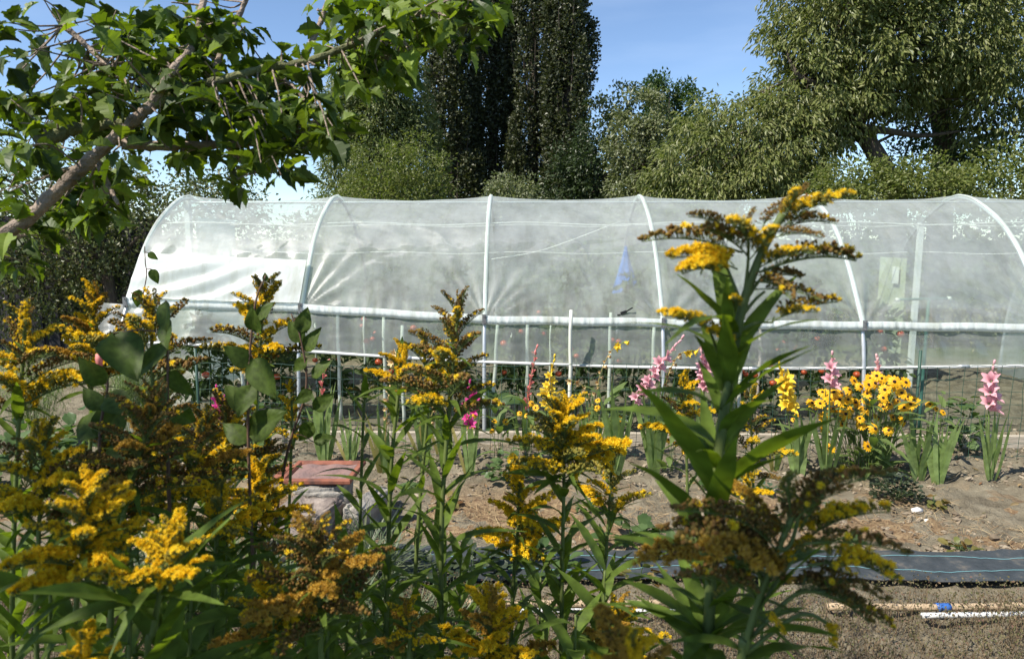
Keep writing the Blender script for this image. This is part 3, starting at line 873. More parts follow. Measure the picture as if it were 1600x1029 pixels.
# poplars: upright strands of foliage round a straight trunk
def poplar(px, Y, hw, top_py, seed, label, n=38000):
    r = np.random.default_rng(seed)
    g = at(px, 500, Y); g[2] = 0
    zt = at(px, top_py, Y)[2]
    sc = Y / FPX
    r_ = root("poplar_tree", g, label, "tree", "tall upright poplars")
    # upright plumes of foliage packed round the trunk
    npl = 40
    z0 = zt * (.03 + .80 * np.arange(npl) / npl) + r.uniform(-.5, .3, npl)
    a = np.arange(npl) * 2.4 + r.uniform(-.4, .4, npl)
    f = z0 / zt
    off0 = hw * sc * np.clip(np.minimum(1.0, (1.0 - f) * 2.2), .1, 1) * r.uniform(.45, .78, npl)
    ln = zt * r.uniform(.16, .27, npl); wd = hw * sc * r.uniform(.26, .42, npl)
    per = n // npl
    ci = np.repeat(np.arange(npl), per); m_ = len(ci)
    t = r.uniform(0, 1, m_) ** .9
    ang = r.uniform(0, 6.283, m_)
    rr = wd[ci] * np.sin(np.pi * np.clip(t * .9 + .08, 0, 1)) ** .8 * r.uniform(.35, 1.08, m_) ** .6
    grow = off0[ci] * (1 + .25 * t) 
    ux, uy = np.cos(a)[ci], np.sin(a)[ci]
    pos = np.column_stack([g[0] + ux * grow + np.cos(ang) * rr, g[1] + uy * grow + np.sin(ang) * rr, z0[ci] + ln[ci] * t]) + r.normal(0, .05, (m_, 3))
    radial = np.column_stack([np.cos(ang), np.sin(ang), np.zeros(m_)])
    out = nrm(radial * .7 + r.normal(size=(m_, 3)) * .7 + [0, 0, .4])
    s = .098 * r.uniform(.6, 1.3, m_)
    mb = MB(); mb.inst(LQ, LQF, frames(out, nrm(radial + r.normal(size=(m_, 3)) * .7)), pos, np.column_stack([s, s * .8, s]))
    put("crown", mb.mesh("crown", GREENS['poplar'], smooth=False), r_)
    tb = MB(); tb.tube([g, g + [0, 0, zt * .5], g + [.05, 0, zt * .97]], [.24, .15, .02], 8)
    for _ in range(46):
        z0 = zt * r.uniform(.06, .8); aa = r.uniform(0, 6.283); ln = zt * r.uniform(.1, .2); w_ = hw * sc * r.uniform(.5, .95)
        u = np.array([math.cos(aa), math.sin(aa), 0])
        tb.tube([g + [0, 0, z0], g + u * w_ * .8 + [0, 0, z0 + ln * .35], g + u * w_ + [0, 0, z0 + ln]], [.045, .03, .008], 4, cap=False)
    put("trunk", tb.mesh("trunk", MBARK), r_)
poplar(712, 22.0, 46, -70, 21, "leftmost tall poplar, next to the olive green willow")
poplar(772, 23.5, 48, -160, 22, "tall dense poplar second from the willow")
poplar(832, 22.6, 50, -190, 23, "tallest dark poplar second from the open sky")
poplar(884, 21.8, 42, -110, 24, "dark poplar at the right of the row, against open sky")
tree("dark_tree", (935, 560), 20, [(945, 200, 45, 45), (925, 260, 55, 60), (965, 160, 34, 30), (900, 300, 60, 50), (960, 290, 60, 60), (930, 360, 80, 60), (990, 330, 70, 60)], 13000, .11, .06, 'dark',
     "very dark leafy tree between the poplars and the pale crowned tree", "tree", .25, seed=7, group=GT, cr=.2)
tree("pale_tree", (1005, 560), 17.5, [(1000, 178, 36, 40), (985, 225, 38, 45), (1025, 225, 35, 45), (1000, 275, 50, 50), (1000, 340, 60, 60)], 9000, .10, .05, 'pale',
     "small pale grey green tree with a rounded top beside the dark tree", "tree", .15, seed=8, group=GT, cr=.2)
tree("green_tree", (1055, 560), 22, [(1040, 145, 40, 24), (1068, 165, 28, 24), (1050, 185, 48, 30), (1020, 150, 25, 20), (1060, 240, 55, 60), (1060, 330, 60, 60)], 9000, .12, .06, 'deep',
     "deep green tree with a flat top peeping over the pale tree", "tree", .25, seed=9, group=GT, cr=.22)
# big drooping cherry with its leaning trunk
CH = [(1100, 255, 75, 55), (1045, 285, 42, 35), (1150, 200, 80, 55), (1185, 250, 95, 60), (1240, 130, 62, 75), (1215, 50, 28, 30), (1290, 45, 75, 65), (1350, 90, 90, 75), (1440, 55, 90, 75), (1290, 170, 75, 60), (1230, 200, 80, 60), (1150, 300, 110, 50), (1400, 130, 60, 45), (1250, 285, 60, 40), (1080, 310, 75, 40), (1340, -40, 120, 70), (1450, -50, 110, 70), (1520, 40, 80, 90), (1585, 90, 80, 110), (1330, 150, 40, 45)]
Yc = 13.5
B = [blob(*q, Yc, dep=(q[2] + q[3]) * .6) for q in CH]
g = at(1400, 300, Yc); g[2] = -.05
r_ = root("cherry_tree", g, "large drooping cherry tree with a leaning dark trunk at the upper right", "tree", GT)
mb = MB(); cen = crown(mb, B, 88000, .115, .040, 1.1, 31, 44, .13, .45, jit=.42)
put("crown", mb.mesh("crown", GREENS['cherry'], smooth=False), r_)
tb = MB()
tp = [at(1398, 318, Yc), at(1385, 275, Yc), at(1365, 235, Yc), at(1335, 190, Yc), at(1310, 140, Yc), at(1290, 90, Yc)]
pts = catmull([g, *tp], 6); tb.tube(pts, np.linspace(.24, .08, len(pts)), 10)
for path, r0 in (([(1365, 235), (1340, 215), (1270, 190), (1190, 230), (1120, 255)], .10), ([(1335, 190), (1400, 130), (1440, 70), (1480, 30)], .09), ([(1345, 200), (1390, 205), (1440, 212), (1500, 205)], .085), ([(1310, 140), (1250, 120), (1225, 70)], .07), ([(1290, 90), (1320, 20), (1350, -40)], .06)):
    q = catmull([at(*z, Yc + rng.normal(0, .15)) for z in path], 6); tb.tube(q, np.linspace(r0, r0 * .25, len(q)), 7)
for q in cen[rng.choice(len(cen), 60, replace=False)]:
    a = pts[rng.integers(len(pts) // 2, len(pts))]; z = catmull([a, (a + q) / 2 + [0, 0, .3], q], 5); tb.tube(z, np.linspace(.03, .006, len(z)), 4, cap=False)
put("trunk", tb.mesh("trunk", MBARK), r_)
g = at(1475, 320, 15.0); g[2] = -.05
r_ = root("plum_tree", g, "dark trunked plum tree beside the cherry at the right edge", "tree", GT)
B = [blob(*q, 15.0) for q in [(1440, 175, 45, 40), (1455, 250, 50, 50), (1520, 180, 70, 80), (1580, 240, 70, 70), (1510, 270, 60, 40), (1490, 120, 50, 40), (1405, 260, 30, 35)]]
mb = MB(); cen = crown(mb, B, 11000, .085, .05, .6, 33, 20, .2, .5); put("crown", mb.mesh("crown", GREENS['deep'], smooth=False), r_)
tb = MB()
pts = catmull([g, at(1472, 280, 15), at(1476, 225, 15), at(1466, 160, 15), at(1470, 110, 15), at(1482, 60, 15)], 6); tb.tube(pts, np.linspace(.26, .12, len(pts)), 9)
for q in cen[rng.choice(len(cen), 22, replace=False)]:
    a = pts[rng.integers(len(pts) // 3, len(pts))]; z = catmull([a, (a + q) / 2 + [0, 0, .15], q], 5); tb.tube(z, np.linspace(.06, .01, len(z)), 5, cap=False)
put("trunk", tb.mesh("trunk", MBARK), r_)
for i, (px, py, rx_, ry_, Y, n, kd, lab) in enumerate((
    (1335, 290, 60, 34, 11.0, 3800, 'bush', "sunny yellow green bush below the leaning cherry trunk"),
    (1455, 285, 55, 30, 10.6, 3000, 'bush', "light bush with reddish tips at the right end of the ridge"),
    (1580, 280, 75, 45, 10.8, 3000, 'bush', "light leafy bush beyond the end of the tunnel"),
    (800, 300, 36, 26, 13.0, 2200, 'pale', "small pale bush standing before the dark poplar trunks"),
    (470, 420, 90, 70, 11.5, 4200, 'bush', "bush seen faintly through the film in the second bay"),
    (690, 430, 110, 75, 11.2, 5000, 'apple', "bush seen through the film in the middle bay"),
    (930, 440, 110, 70, 11.4, 5000, 'bush', "bush seen through the film behind the blue cloth"),
    (1160, 440, 110, 75, 11.0, 5000, 'apple', "bush seen through the film behind the tall goldenrod"),
    (1360, 450, 90, 80, 11.3, 4500, 'bush', "bush seen through the film at the right end wall"),
    (1520, 460, 90, 80, 11.2, 4500, 'apple', "low bush outside the right end wall of the tunnel"))):
    tree("garden_bush", (px, 560), Y, [(px, py, rx_, ry_), (px - rx_ * .5, py + ry_ * .5, rx_ * .7, ry_ * .7), (px + rx_ * .5, py + ry_ * .55, rx_ * .7, ry_ * .7)], n, .06, .034, kd, lab, "bush", .03, seed=50 + i, group="bushes behind the polytunnel", cr=.22, nb=10)
# far wood closing the horizon
mb = MB(); hb_ = []
for i in range(46):
    px = -250 + i * 48 + rng.uniform(-10, 10)
    hb_.append(blob(px, 372 + rng.uniform(-6, 10), 60, 40 + rng.uniform(-8, 8), 30 + rng.uniform(-2, 2)))
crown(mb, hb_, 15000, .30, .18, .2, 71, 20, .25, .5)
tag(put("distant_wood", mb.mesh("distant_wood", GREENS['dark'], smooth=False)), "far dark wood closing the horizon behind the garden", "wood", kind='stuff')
# dark board fence at the left, behind the apple tree
MFENCE = solid("dark_boards", (.055, .052, .06), (.03, .028, .034), scale=4, rough=.9, stretch=(8, 8, .8), bump=.4)
g0, g1 = at(-60, 500, 10.1), at(262, 500, 10.6); g0[2] = g1[2] = 0
fr = root("board_fence", (g0 + g1) / 2, "dark weathered vertical board fence at the left behind the tunnel end", "fence")
n = 26; d = (g1 - g0) / n; b = MB()
for i in range(n):
    c = g0 + d * (i + .5); h = 1.92 + rng.uniform(-.03, .03)
    b.box(c + [0, (-.012 if i % 2 else .012), h / 2], (np.linalg.norm(d) * 1.06, .02, h), frames(d)[0])
put("boards", b.mesh("boards", MFENCE, smooth=False), fr)
for z_ in (.45, 1.5):
    b = MB(); b.box((g0 + g1) / 2 + [0, .055, z_], (np.linalg.norm(g1 - g0), .04, .08), frames(d)[0]); put("rail", b.mesh("rail", MFENCE, smooth=False), fr)
# ================================================================== goldenrods
MGST = leafmat("goldenrod_stem", [(.10, .14, .03), (.14, .17, .05)], .1, rough=.6)
MGLF = leafmat("goldenrod_leaf", [(.065, .105, .016), (.095, .145, .023), (.135, .18, .035)], .45, tcol=(1.7, 1.7, .4), rough=.55, spec=.2, nscale=6)
MBUD = leafmat("bud", [(.11, .08, .016), (.17, .115, .02), (.25, .16, .022), (.17, .085, .018), (.22, .115, .022)], .28, tcol=(1.5, 1.3, .5), rough=.7)
MBUDG = leafmat("green_bud", [(.16, .16, .03), (.24, .21, .03), (.34, .25, .035)], .28, tcol=(1.4, 1.3, .5), rough=.7)
MYEL = leafmat("yellow_floret", [(.80, .56, .012), (.88, .66, .02), (.85, .60, .015), (.68, .42, .010)], .32, tcol=(1.15, 1.1, .6), rough=.7)
MTAN = leafmat("fading_floret", [(.46, .25, .02), (.54, .33, .03), (.38, .22, .05)], .25, tcol=(1.1, 1.0, .7), rough=.8)


def leaf_blade(width, arch, nseg=9, fold=.22, twist=0.0, wav=0.0):
    """Lanceolate blade along +X, unit length, arching down."""
    t = np.linspace(0, 1, nseg)
    wd = width * np.clip(np.sin(np.pi * np.clip(t * .93 + .05, 0, 1)) ** .8 * (1.15 - .55 * t), .012, 1)
    wd[-1] = .004
    z = -arch * t ** 2 + .25 * arch * t
    x = t * (1 - .18 * arch)
    rows = []
    for i in range(nseg):
        tw = twist * t[i]
        for q in (-1, -.5, 0, .5, 1):
            yy, hz = q * wd[i], abs(q) * wd[i] * fold + wav * math.sin(t[i] * 14 + q * 2) * wd[i]
            rows.append([x[i], yy * math.cos(tw) - hz * math.sin(tw), z[i] + yy * math.sin(tw) + hz * math.cos(tw)])
    return np.array(rows).reshape(nseg, 5, 3)

GLEAF = []
for wv, ar, tw in ((.085, .18, 0), (.072, .35, .5), (.085, .55, -.4), (.07, .08, .3), (.09, .3, -.8), (.075, .75, .2)):
    b = MB(); b.grid(leaf_blade(wv, ar, twist=tw, wav=.12)); GLEAF.append(b.mesh("goldenrod_leaf", MGLF))


def bud_t(n=6):
    v, f = [], []
    for k, (x, r) in enumerate(((0, .10), (.22, .27), (.6, .34), (.92, .24))):
        for i in range(n):
            a = i / n * 6.283 + k * .3
            v.append([x, math.cos(a) * r, math.sin(a) * r])
    for k in range(3):
        for i in range(n):
            j = (i + 1) % n
            f.append([k * n + i, k * n + j, k * n + n + j, k * n + n + i])
    f.append([3 * n + 0, 3 * n + 1, 3 * n + 2, 3 * n + 3]); f.append([3 * n + 0, 3 * n + 3, 3 * n + 4, 3 * n + 5])
    return np.array(v), np.array(f)


def open_t(seed):
    """An open goldenrod floret: rays spreading from a short cup, discs in the middle."""
    r = np.random.default_rng(seed)
    v, f = [], []
    def petal(a, el, ln, wd, x0):
        d = np.array([math.sin(el), math.cos(el) * math.cos(a), math.cos(el) * math.sin(a)])
        s = np.array([0, -math.sin(a), math.cos(a)]); o = np.array([x0, 0, 0])
        n = len(v)
        v.extend([o - s * wd * .3, o + s * wd * .3, o + d * ln * .7 + s * wd, o + d * ln, o + d * ln * .7 - s * wd]); f.append([n, n + 1, n + 2, n + 4]); f.append([n + 4, n + 2, n + 3, n + 3])
    for i in range(11):
        petal(i / 11 * 6.283 + r.uniform(-.2, .2), r.uniform(.15, .7), r.uniform(.5, .75), .10, .55)
    for i in range(8):
        petal(r.uniform(0, 6.283), r.uniform(.9, 1.4), r.uniform(.45, .7), .07, .6)
    f2 = [q if q[2] != q[3] else q for q in f]
    quads = np.array([q for q in f2 if q[2] != q[3]]); tris = np.array([q[:3] for q in f2 if q[2] == q[3]])
    return np.array(v), quads, tris

BT = bud_t(); OT = [open_t(i) for i in range(3)]


def plume_mesh(style, seed, spread=1.0):
    """One flowering branch along +X, unit long, florets crowded on its upper side (+Z)."""
    r = np.random.default_rng(seed)
    b = MB()
    t = np.linspace(0, 1, 12)
    axisp = np.column_stack([t, .03 * np.sin(t * 5 + seed), .10 * np.sin(np.pi * t * .9) - .03 * t])
    b.tube(axisp, np.linspace(.013, .006, 12), 5, 0)
    op = {'brown': .025, 'mixed': .5, 'yellow': .95, 'tan': .85, 'green': .0}[style]
    n = 40
    for s_ in range(n):
        tt = .16 + .84 * s_ / (n - 1)
        p = np.array([np.interp(tt, t, axisp[:, k]) for k in range(3)])
        hgt = (.125 * (1 - tt) ** .55 + .04) * spread
        for q in range(3 if tt < .8 else 2):
            sd_ = r.uniform(-1.15, 1.15)
            d = nrm(np.array([.25 + r.normal(0, .25), math.sin(sd_), math.cos(sd_)]))
            h = hgt * r.uniform(.55, 1.15)
            tip = p + d * h
            b.tube([p, p + d * h * .5 + [.004, 0, 0], tip], [.0045, .0035, .0045], 3, 0, cap=False)
            k = 1 if r.random() > .35 else 2
            for _ in range(k):
                e = nrm(d + r.normal(0, .38, 3)); R = frames(e[None], nrm(r.normal(size=3)))
                sz = r.uniform(.042, .058)
                pp = (tip - e * .004)[None]
                opened = r.random() < (op * (1.25 - .6 * tt) if style == 'mixed' else op)
                b.inst(BT[0] * (np.array([.75, .9, .9]) if opened else np.array([1, 1, 1])), BT[1], R, pp, sz, mat=1)
                if opened:
                    o = OT[r.integers(3)]
                    b.inst(o[0], o[1], R, pp, sz * 1.6, mat=2)
                    b.inst(o[0], o[2], R, pp, sz * 1.6, mat=2)
    # a few tiny bracts beneath
    for _ in range(7):
        tt = r.uniform(.02, .8); p = np.array([np.interp(tt, t, axisp[:, k]) for k in range(3)])
        d = nrm(np.array([.6, r.normal(0, .8), r.uniform(-.3, .5)]))
        b.inst(leaf_blade(.1, .3, 4).reshape(-1, 3), np.array([[i * 5 + j, i * 5 + j + 1, i * 5 + j + 6, i * 5 + j + 5] for i in range(3) for j in range(4)]), frames(d[None]), p[None], r.uniform(.08, .16), mat=3)
    return b.mesh("plume", [MGST, MBUDG if style in ('mixed', 'yellow', 'green') else MBUD, MTAN if style == 'tan' else MYEL, MGLF])

PLUME = {s: [plume_mesh(s, 100 + 10 * j + i) for i in range(4)] for j, s in enumerate(('brown', 'mixed', 'yellow', 'tan', 'green'))}
GG = "goldenrods in the foreground"


def plume(r_, p, d, ln, style, up=(0, 0, 1)):
    put("plume", random.choice(PLUME[style]), r_, xf(d, np.array(up) + np.array([random.uniform(-.2, .2), random.uniform(-.2, .2), 0]), p, ln))


def gleaf(r_, p, d, ln, k=None, wd=1.0):
    me = GLEAF[random.randrange(len(GLEAF)) if k is None else k]
    R = frames(d)[0]; M = np.eye(4); M[:3, :3] = R * np.array([ln, ln * wd, ln]); M[:3, 3] = p
    put("leaf", me, r_, M.tolist())


def stem_curve(pts, Y):
    """Pixel path (bottom to top) at distance Y, carried straight down to the soil."""
    q = [at(px, py, Y + (0 if len(z) == 0 else z[0])) for px, py, *z in pts]
    d = nrm(q[0] - q[1]); g = q[0].copy()
    g[2] = -.01; g[0] += np.clip(d[0] / max(.3, -d[2]), -.25, .25) * q[0][2] * .35
    return catmull([g, (g + q[0]) / 2 + [0, 0, 0], *q], 9)


def goldenrod(pts, Y, label, styles, hl=.2, pl=.10, n=14, leaves=26, leaf_l=.10, rs=.0035, leaf_from=.30, name="goldenrod", lean=0., top_plume=True, wd=1.0):
    """styles: list of plume styles drawn in turn; hl: length of the flowering part; pl: longest branch."""
    c = stem_curve(pts, Y)
    arc_ = np.concatenate([[0], np.cumsum(np.linalg.norm(np.diff(c, axis=0), axis=1))]); T = arc_[-1]
    P = lambda s: np.array([np.interp(s, arc_, c[:, k]) for k in range(3)])
    D = lambda s: nrm(P(min(T, s + .02)) - P(max(0, s - .02)))
    r_ = root(name, c[0], label, "goldenrod", GG)
    b = MB(); b.tube(c, np.linspace(rs * 1.2, rs * .55, len(c)), 8); put("stem", b.mesh("stem", MGST), r_)
    ph = random.uniform(0, 6.28)
    for i in range(n):
        f = i / max(1, n - 1)
        s = T - hl * (1 - f) * .96 - .004
        a = ph + i * 2.4 + random.uniform(-.3, .3)
        ln = pl * 1.12 * (1 - .6 * f ** 1.2) * random.uniform(.75, 1.15)
        el = .30 + .75 * f ** 1.5 + random.uniform(-.12, .12)
        d = np.array([math.cos(a) * math.cos(el), math.sin(a) * math.cos(el), math.sin(el)])
        plume(r_, P(s), d, ln, styles[i % len(styles)])
        if f < .75:
            d2 = d * [1, 1, 1] - [0, 0, .25]
            gleaf(r_, P(s - .003), d2, leaf_l * (.75 - .55 * f), wd=wd)
    if n and top_plume:
        for q in range(2):
            plume(r_, P(T - .015), nrm(D(T) + np.array([random.uniform(-.35, .35), random.uniform(-.3, .3), 0])), pl * .5, styles[q % len(styles)], up=(random.uniform(-1, 1), random.uniform(-1, 1), .1))
    s0 = T * leaf_from
    leaves = int(leaves * 1.55)
    for i in range(leaves):
        f = i / max(1, leaves - 1)
        s = s0 + (T - hl * (1 if n else .03) - s0) * f
        a = ph + i * 2.4 + random.uniform(-.35, .35)
        el = random.uniform(.5, 1.12) if f > .3 else random.uniform(.1, .8)
        d = np.array([math.cos(a) * math.cos(el), math.sin(a) * math.cos(el), math.sin(el)])
        gleaf(r_, P(s), d, leaf_l * random.uniform(.9, 1.5) * (1 - .25 * f), wd=wd * 1.08)
    return r_

B_, M_, Y_, T_, G_ = 'brown', 'mixed', 'yellow', 'tan', 'green'

# ---- the tall one at the right, plume by plume and leaf by leaf
random.seed(3)
YA = .58
c = stem_curve([(1098, 1100), (1106, 1000), (1113, 850), (1124, 700), (1140, 585), (1160, 480), (1188, 400), (1222, 335)], YA)
r_ = root("goldenrod", c[0], "tallest goldenrod right of centre, rising above the tunnel ridge with broad leaves", "goldenrod", GG)
b = MB(); b.tube(c, np.linspace(.0062, .0032, len(c)), 9); put("stem", b.mesh("stem", MGST), r_)
def pl_px(r_, Y, x0, y0, x1, y1, st, dz0=0., dz1=0., up=(0, 0, 1)):
    a, e = at(x0, y0, Y + dz0), at(x1, y1, Y + dz1)
    plume(r_, a, e - a, np.linalg.norm(e - a), st, up)
def side_stem(r_, Y, pts, r0=.0016):
    q = catmull([at(p[0], p[1], Y + (p[2] if len(p) > 2 else 0)) for p in pts], 6)
    b = MB(); b.tube(q, np.linspace(r0, r0 * .7, len(q)), 6); put("branch", b.mesh("branch", MGST), r_)
for q in ((1222, 345, 1262, 290, B_, 0, .01), (1226, 352, 1328, 308, M_, 0, -.01), (1215, 362, 1303, 350, B_, 0, .02), (1205, 372, 1285, 372, B_, 0, -.03), (1225, 340, 1250, 300, M_, 0, -.03), (1220, 350, 1290, 322, B_, 0, .04),
          (1160, 395, 1003, 378, B_, 0, .01), (1150, 372, 1078, 338, B_, -.01, -.03), (1168, 362, 1180, 325, B_, 0, .01), (1165, 400, 1100, 360, B_, 0, -.04), (1172, 405, 1215, 362, M_, 0, -.04), (1168, 400, 1150, 352, M_, 0, -.05), (1190, 362, 1225, 315, B_, .02, .04),
          (1150, 420, 1048, 405, Y_, 0, -.02), (1140, 432, 1064, 428, Y_, 0, -.04), (1148, 415, 1090, 385, B_, 0, .03), (1190, 425, 1338, 408, B_, 0, .02), (1185, 420, 1270, 395, M_, 0, -.03), (1180, 452, 1282, 470, B_, 0, -.02), (1190, 440, 1250, 435, B_, 0, .03), (1180, 440, 1240, 470, B_, 0, -.05),
          (1205, 505, 1310, 472, B_, -.01, .0), (1210, 500, 1278, 488, M_, -.01, -.03), (1108, 518, 1028, 492, Y_, -.01, -.01), (1112, 522, 1062, 500, M_, -.01, -.04), (1140, 545, 1112, 520, Y_, 0, -.03), (1142, 560, 1125, 538, M_, 0, -.02), (1150, 490, 1146, 468, M_, 0, -.03)):
    pl_px(r_, YA, *q)
for q in ([(1150, 520), (1180, 505), (1208, 503, -.01)], [(1138, 590), (1120, 545), (1110, 519, -.01)], [(1160, 480), (1145, 440), (1135, 415)], [(1165, 470), (1185, 440), (1200, 425)], [(1160, 482), (1168, 420), (1170, 380)], [(1180, 420), (1200, 380), (1215, 345)], [(1155, 500), (1178, 470), (1195, 455)]):
    side_stem(r_, YA, q)
def lf_px(r_, Y, x0, y0, x1, y1, dz=0., k=None, wd=1.18, n=(0, 0, 1)):
    a, e = at(x0, y0, Y), at(x1, y1, Y + dz); gleaf(r_, a, e - a + [0, 0, .12 * np.linalg.norm(e - a)], np.linalg.norm(e - a) * 1.06, k, wd)
for q in ((1138, 512, 1063, 424, -.02, 0), (1136, 545, 1136, 440, -.03, 3), (1142, 540, 1205, 500, -.02, 3), (1126, 610, 1100, 508, -.02, 1), (1128, 640, 1268, 536, -.05, 0), (1130, 625, 1175, 532, .03, 3), (1112, 770, 1010, 588, -.06, 0), (1112, 790, 1268, 620, -.06, 4), (1100, 840, 1015, 688, -.04, 1),
          (1120, 720, 1180, 610, .05, 1), (1110, 830, 1150, 690, -.08, 3), (1118, 745, 1075, 640, .05, 1), (1108, 900, 1010, 800, .04, 2), (1106, 940, 1230, 830, .05, 1), (1102, 1000, 985, 925, .03, 4), (1100, 1010, 1215, 900, -.03, 2), (1096, 1080, 1000, 960, -.05, 0), (1132, 660, 1095, 560, .04, 0), (1146, 560, 1120, 470, .05, 3)):
    lf_px(r_, YA, *q[:5], k=q[5])
for i in range(34):
    j = int(len(c) * (.22 + .50 * i / 33)); a = i * 2.4 + random.uniform(-.3, .3); el = random.uniform(.6, 1.15)
    gleaf(r_, c[j], np.array([math.cos(a) * math.cos(el), math.sin(a) * math.cos(el), math.sin(el)]), random.uniform(.075, .115), wd=1.1)
for i in range(12):
    s = .25 + i * .07; p = np.array([c[0][0], c[0][1], 0]) * (1 - 0) ; j = int(len(c) * (.08 + .03 * i)); a = i * 2.4
    gleaf(r_, c[j], np.array([math.cos(a), math.sin(a), .3]), .11)

# ---- the dark one below it, close to the lens
YB = .52
c = stem_curve([(1150, 1120), (1165, 1010), (1190, 925), (1215, 860), (1240, 800)], YB)
r_ = root("goldenrod", c[0], "wide shaded brown goldenrod at the lower right, in front of the tallest one", "goldenrod", GG)
b = MB(); b.tube(c, np.linspace(.0042, .0022, len(c)), 9); put("stem", b.mesh("stem", MGST), r_)
for i, q in enumerate(((1245, 800, 1395, 742), (1240, 815, 1330, 765), (1232, 800, 1240, 742), (1200, 850, 1030, 832), (1185, 890, 1003, 880), (1205, 835, 1052, 800), (1255, 850, 1420, 868), (1260, 880, 1395, 905), (1285, 930, 1392, 980), (1180, 930, 1060, 905), (1195, 955, 1225, 992), (1225, 890, 1268, 838), (1205, 850, 1180, 790), (1300, 975, 1300, 1010),
                       (1215, 860, 1120, 800), (1235, 850, 1190, 800), (1260, 845, 1350, 800), (1250, 830, 1290, 775), (1225, 870, 1150, 880), (1250, 890, 1330, 895), (1215, 900, 1120, 935), (1240, 930, 1330, 945), (1200, 920, 1100, 870), (1225, 840, 1265, 800), (1230, 830, 1310, 740), (1245, 850, 1390, 800), (1260, 900, 1385, 940), (1210, 880, 1060, 850), (1200, 870, 1110, 830), (1235, 870, 1300, 850), (1250, 920, 1360, 975), (1215, 850, 1140, 760))):
    pl_px(r_, YB, *q, (B_, B_, G_, B_, T_, B_, B_, M_, B_)[i % 9] if i not in (10, 11, 13) else Y_, random.uniform(-.02, .02), random.uniform(-.05, .05))
for q in ([(1170, 1000), (1240, 930), (1290, 925)], [(1180, 960), (1220, 900), (1255, 850)], [(1190, 925), (1160, 890), (1130, 850)], [(1165, 1020), (1250, 960), (1305, 980)], [(1215, 860), (1235, 850), (1250, 800)]):
    side_stem(r_, YB, q, .002)
for q in ((1180, 960, 1290, 850, -.03), (1185, 940, 1120, 860, .02), (1170, 1000, 1290, 960, -.05), (1160, 1030, 1320, 1000, .03), (1165, 1020, 1060, 970, .0), (1200, 900, 1290, 840, .05), (1160, 1060, 1240, 1000, .06)):
    lf_px(r_, YB, *q)

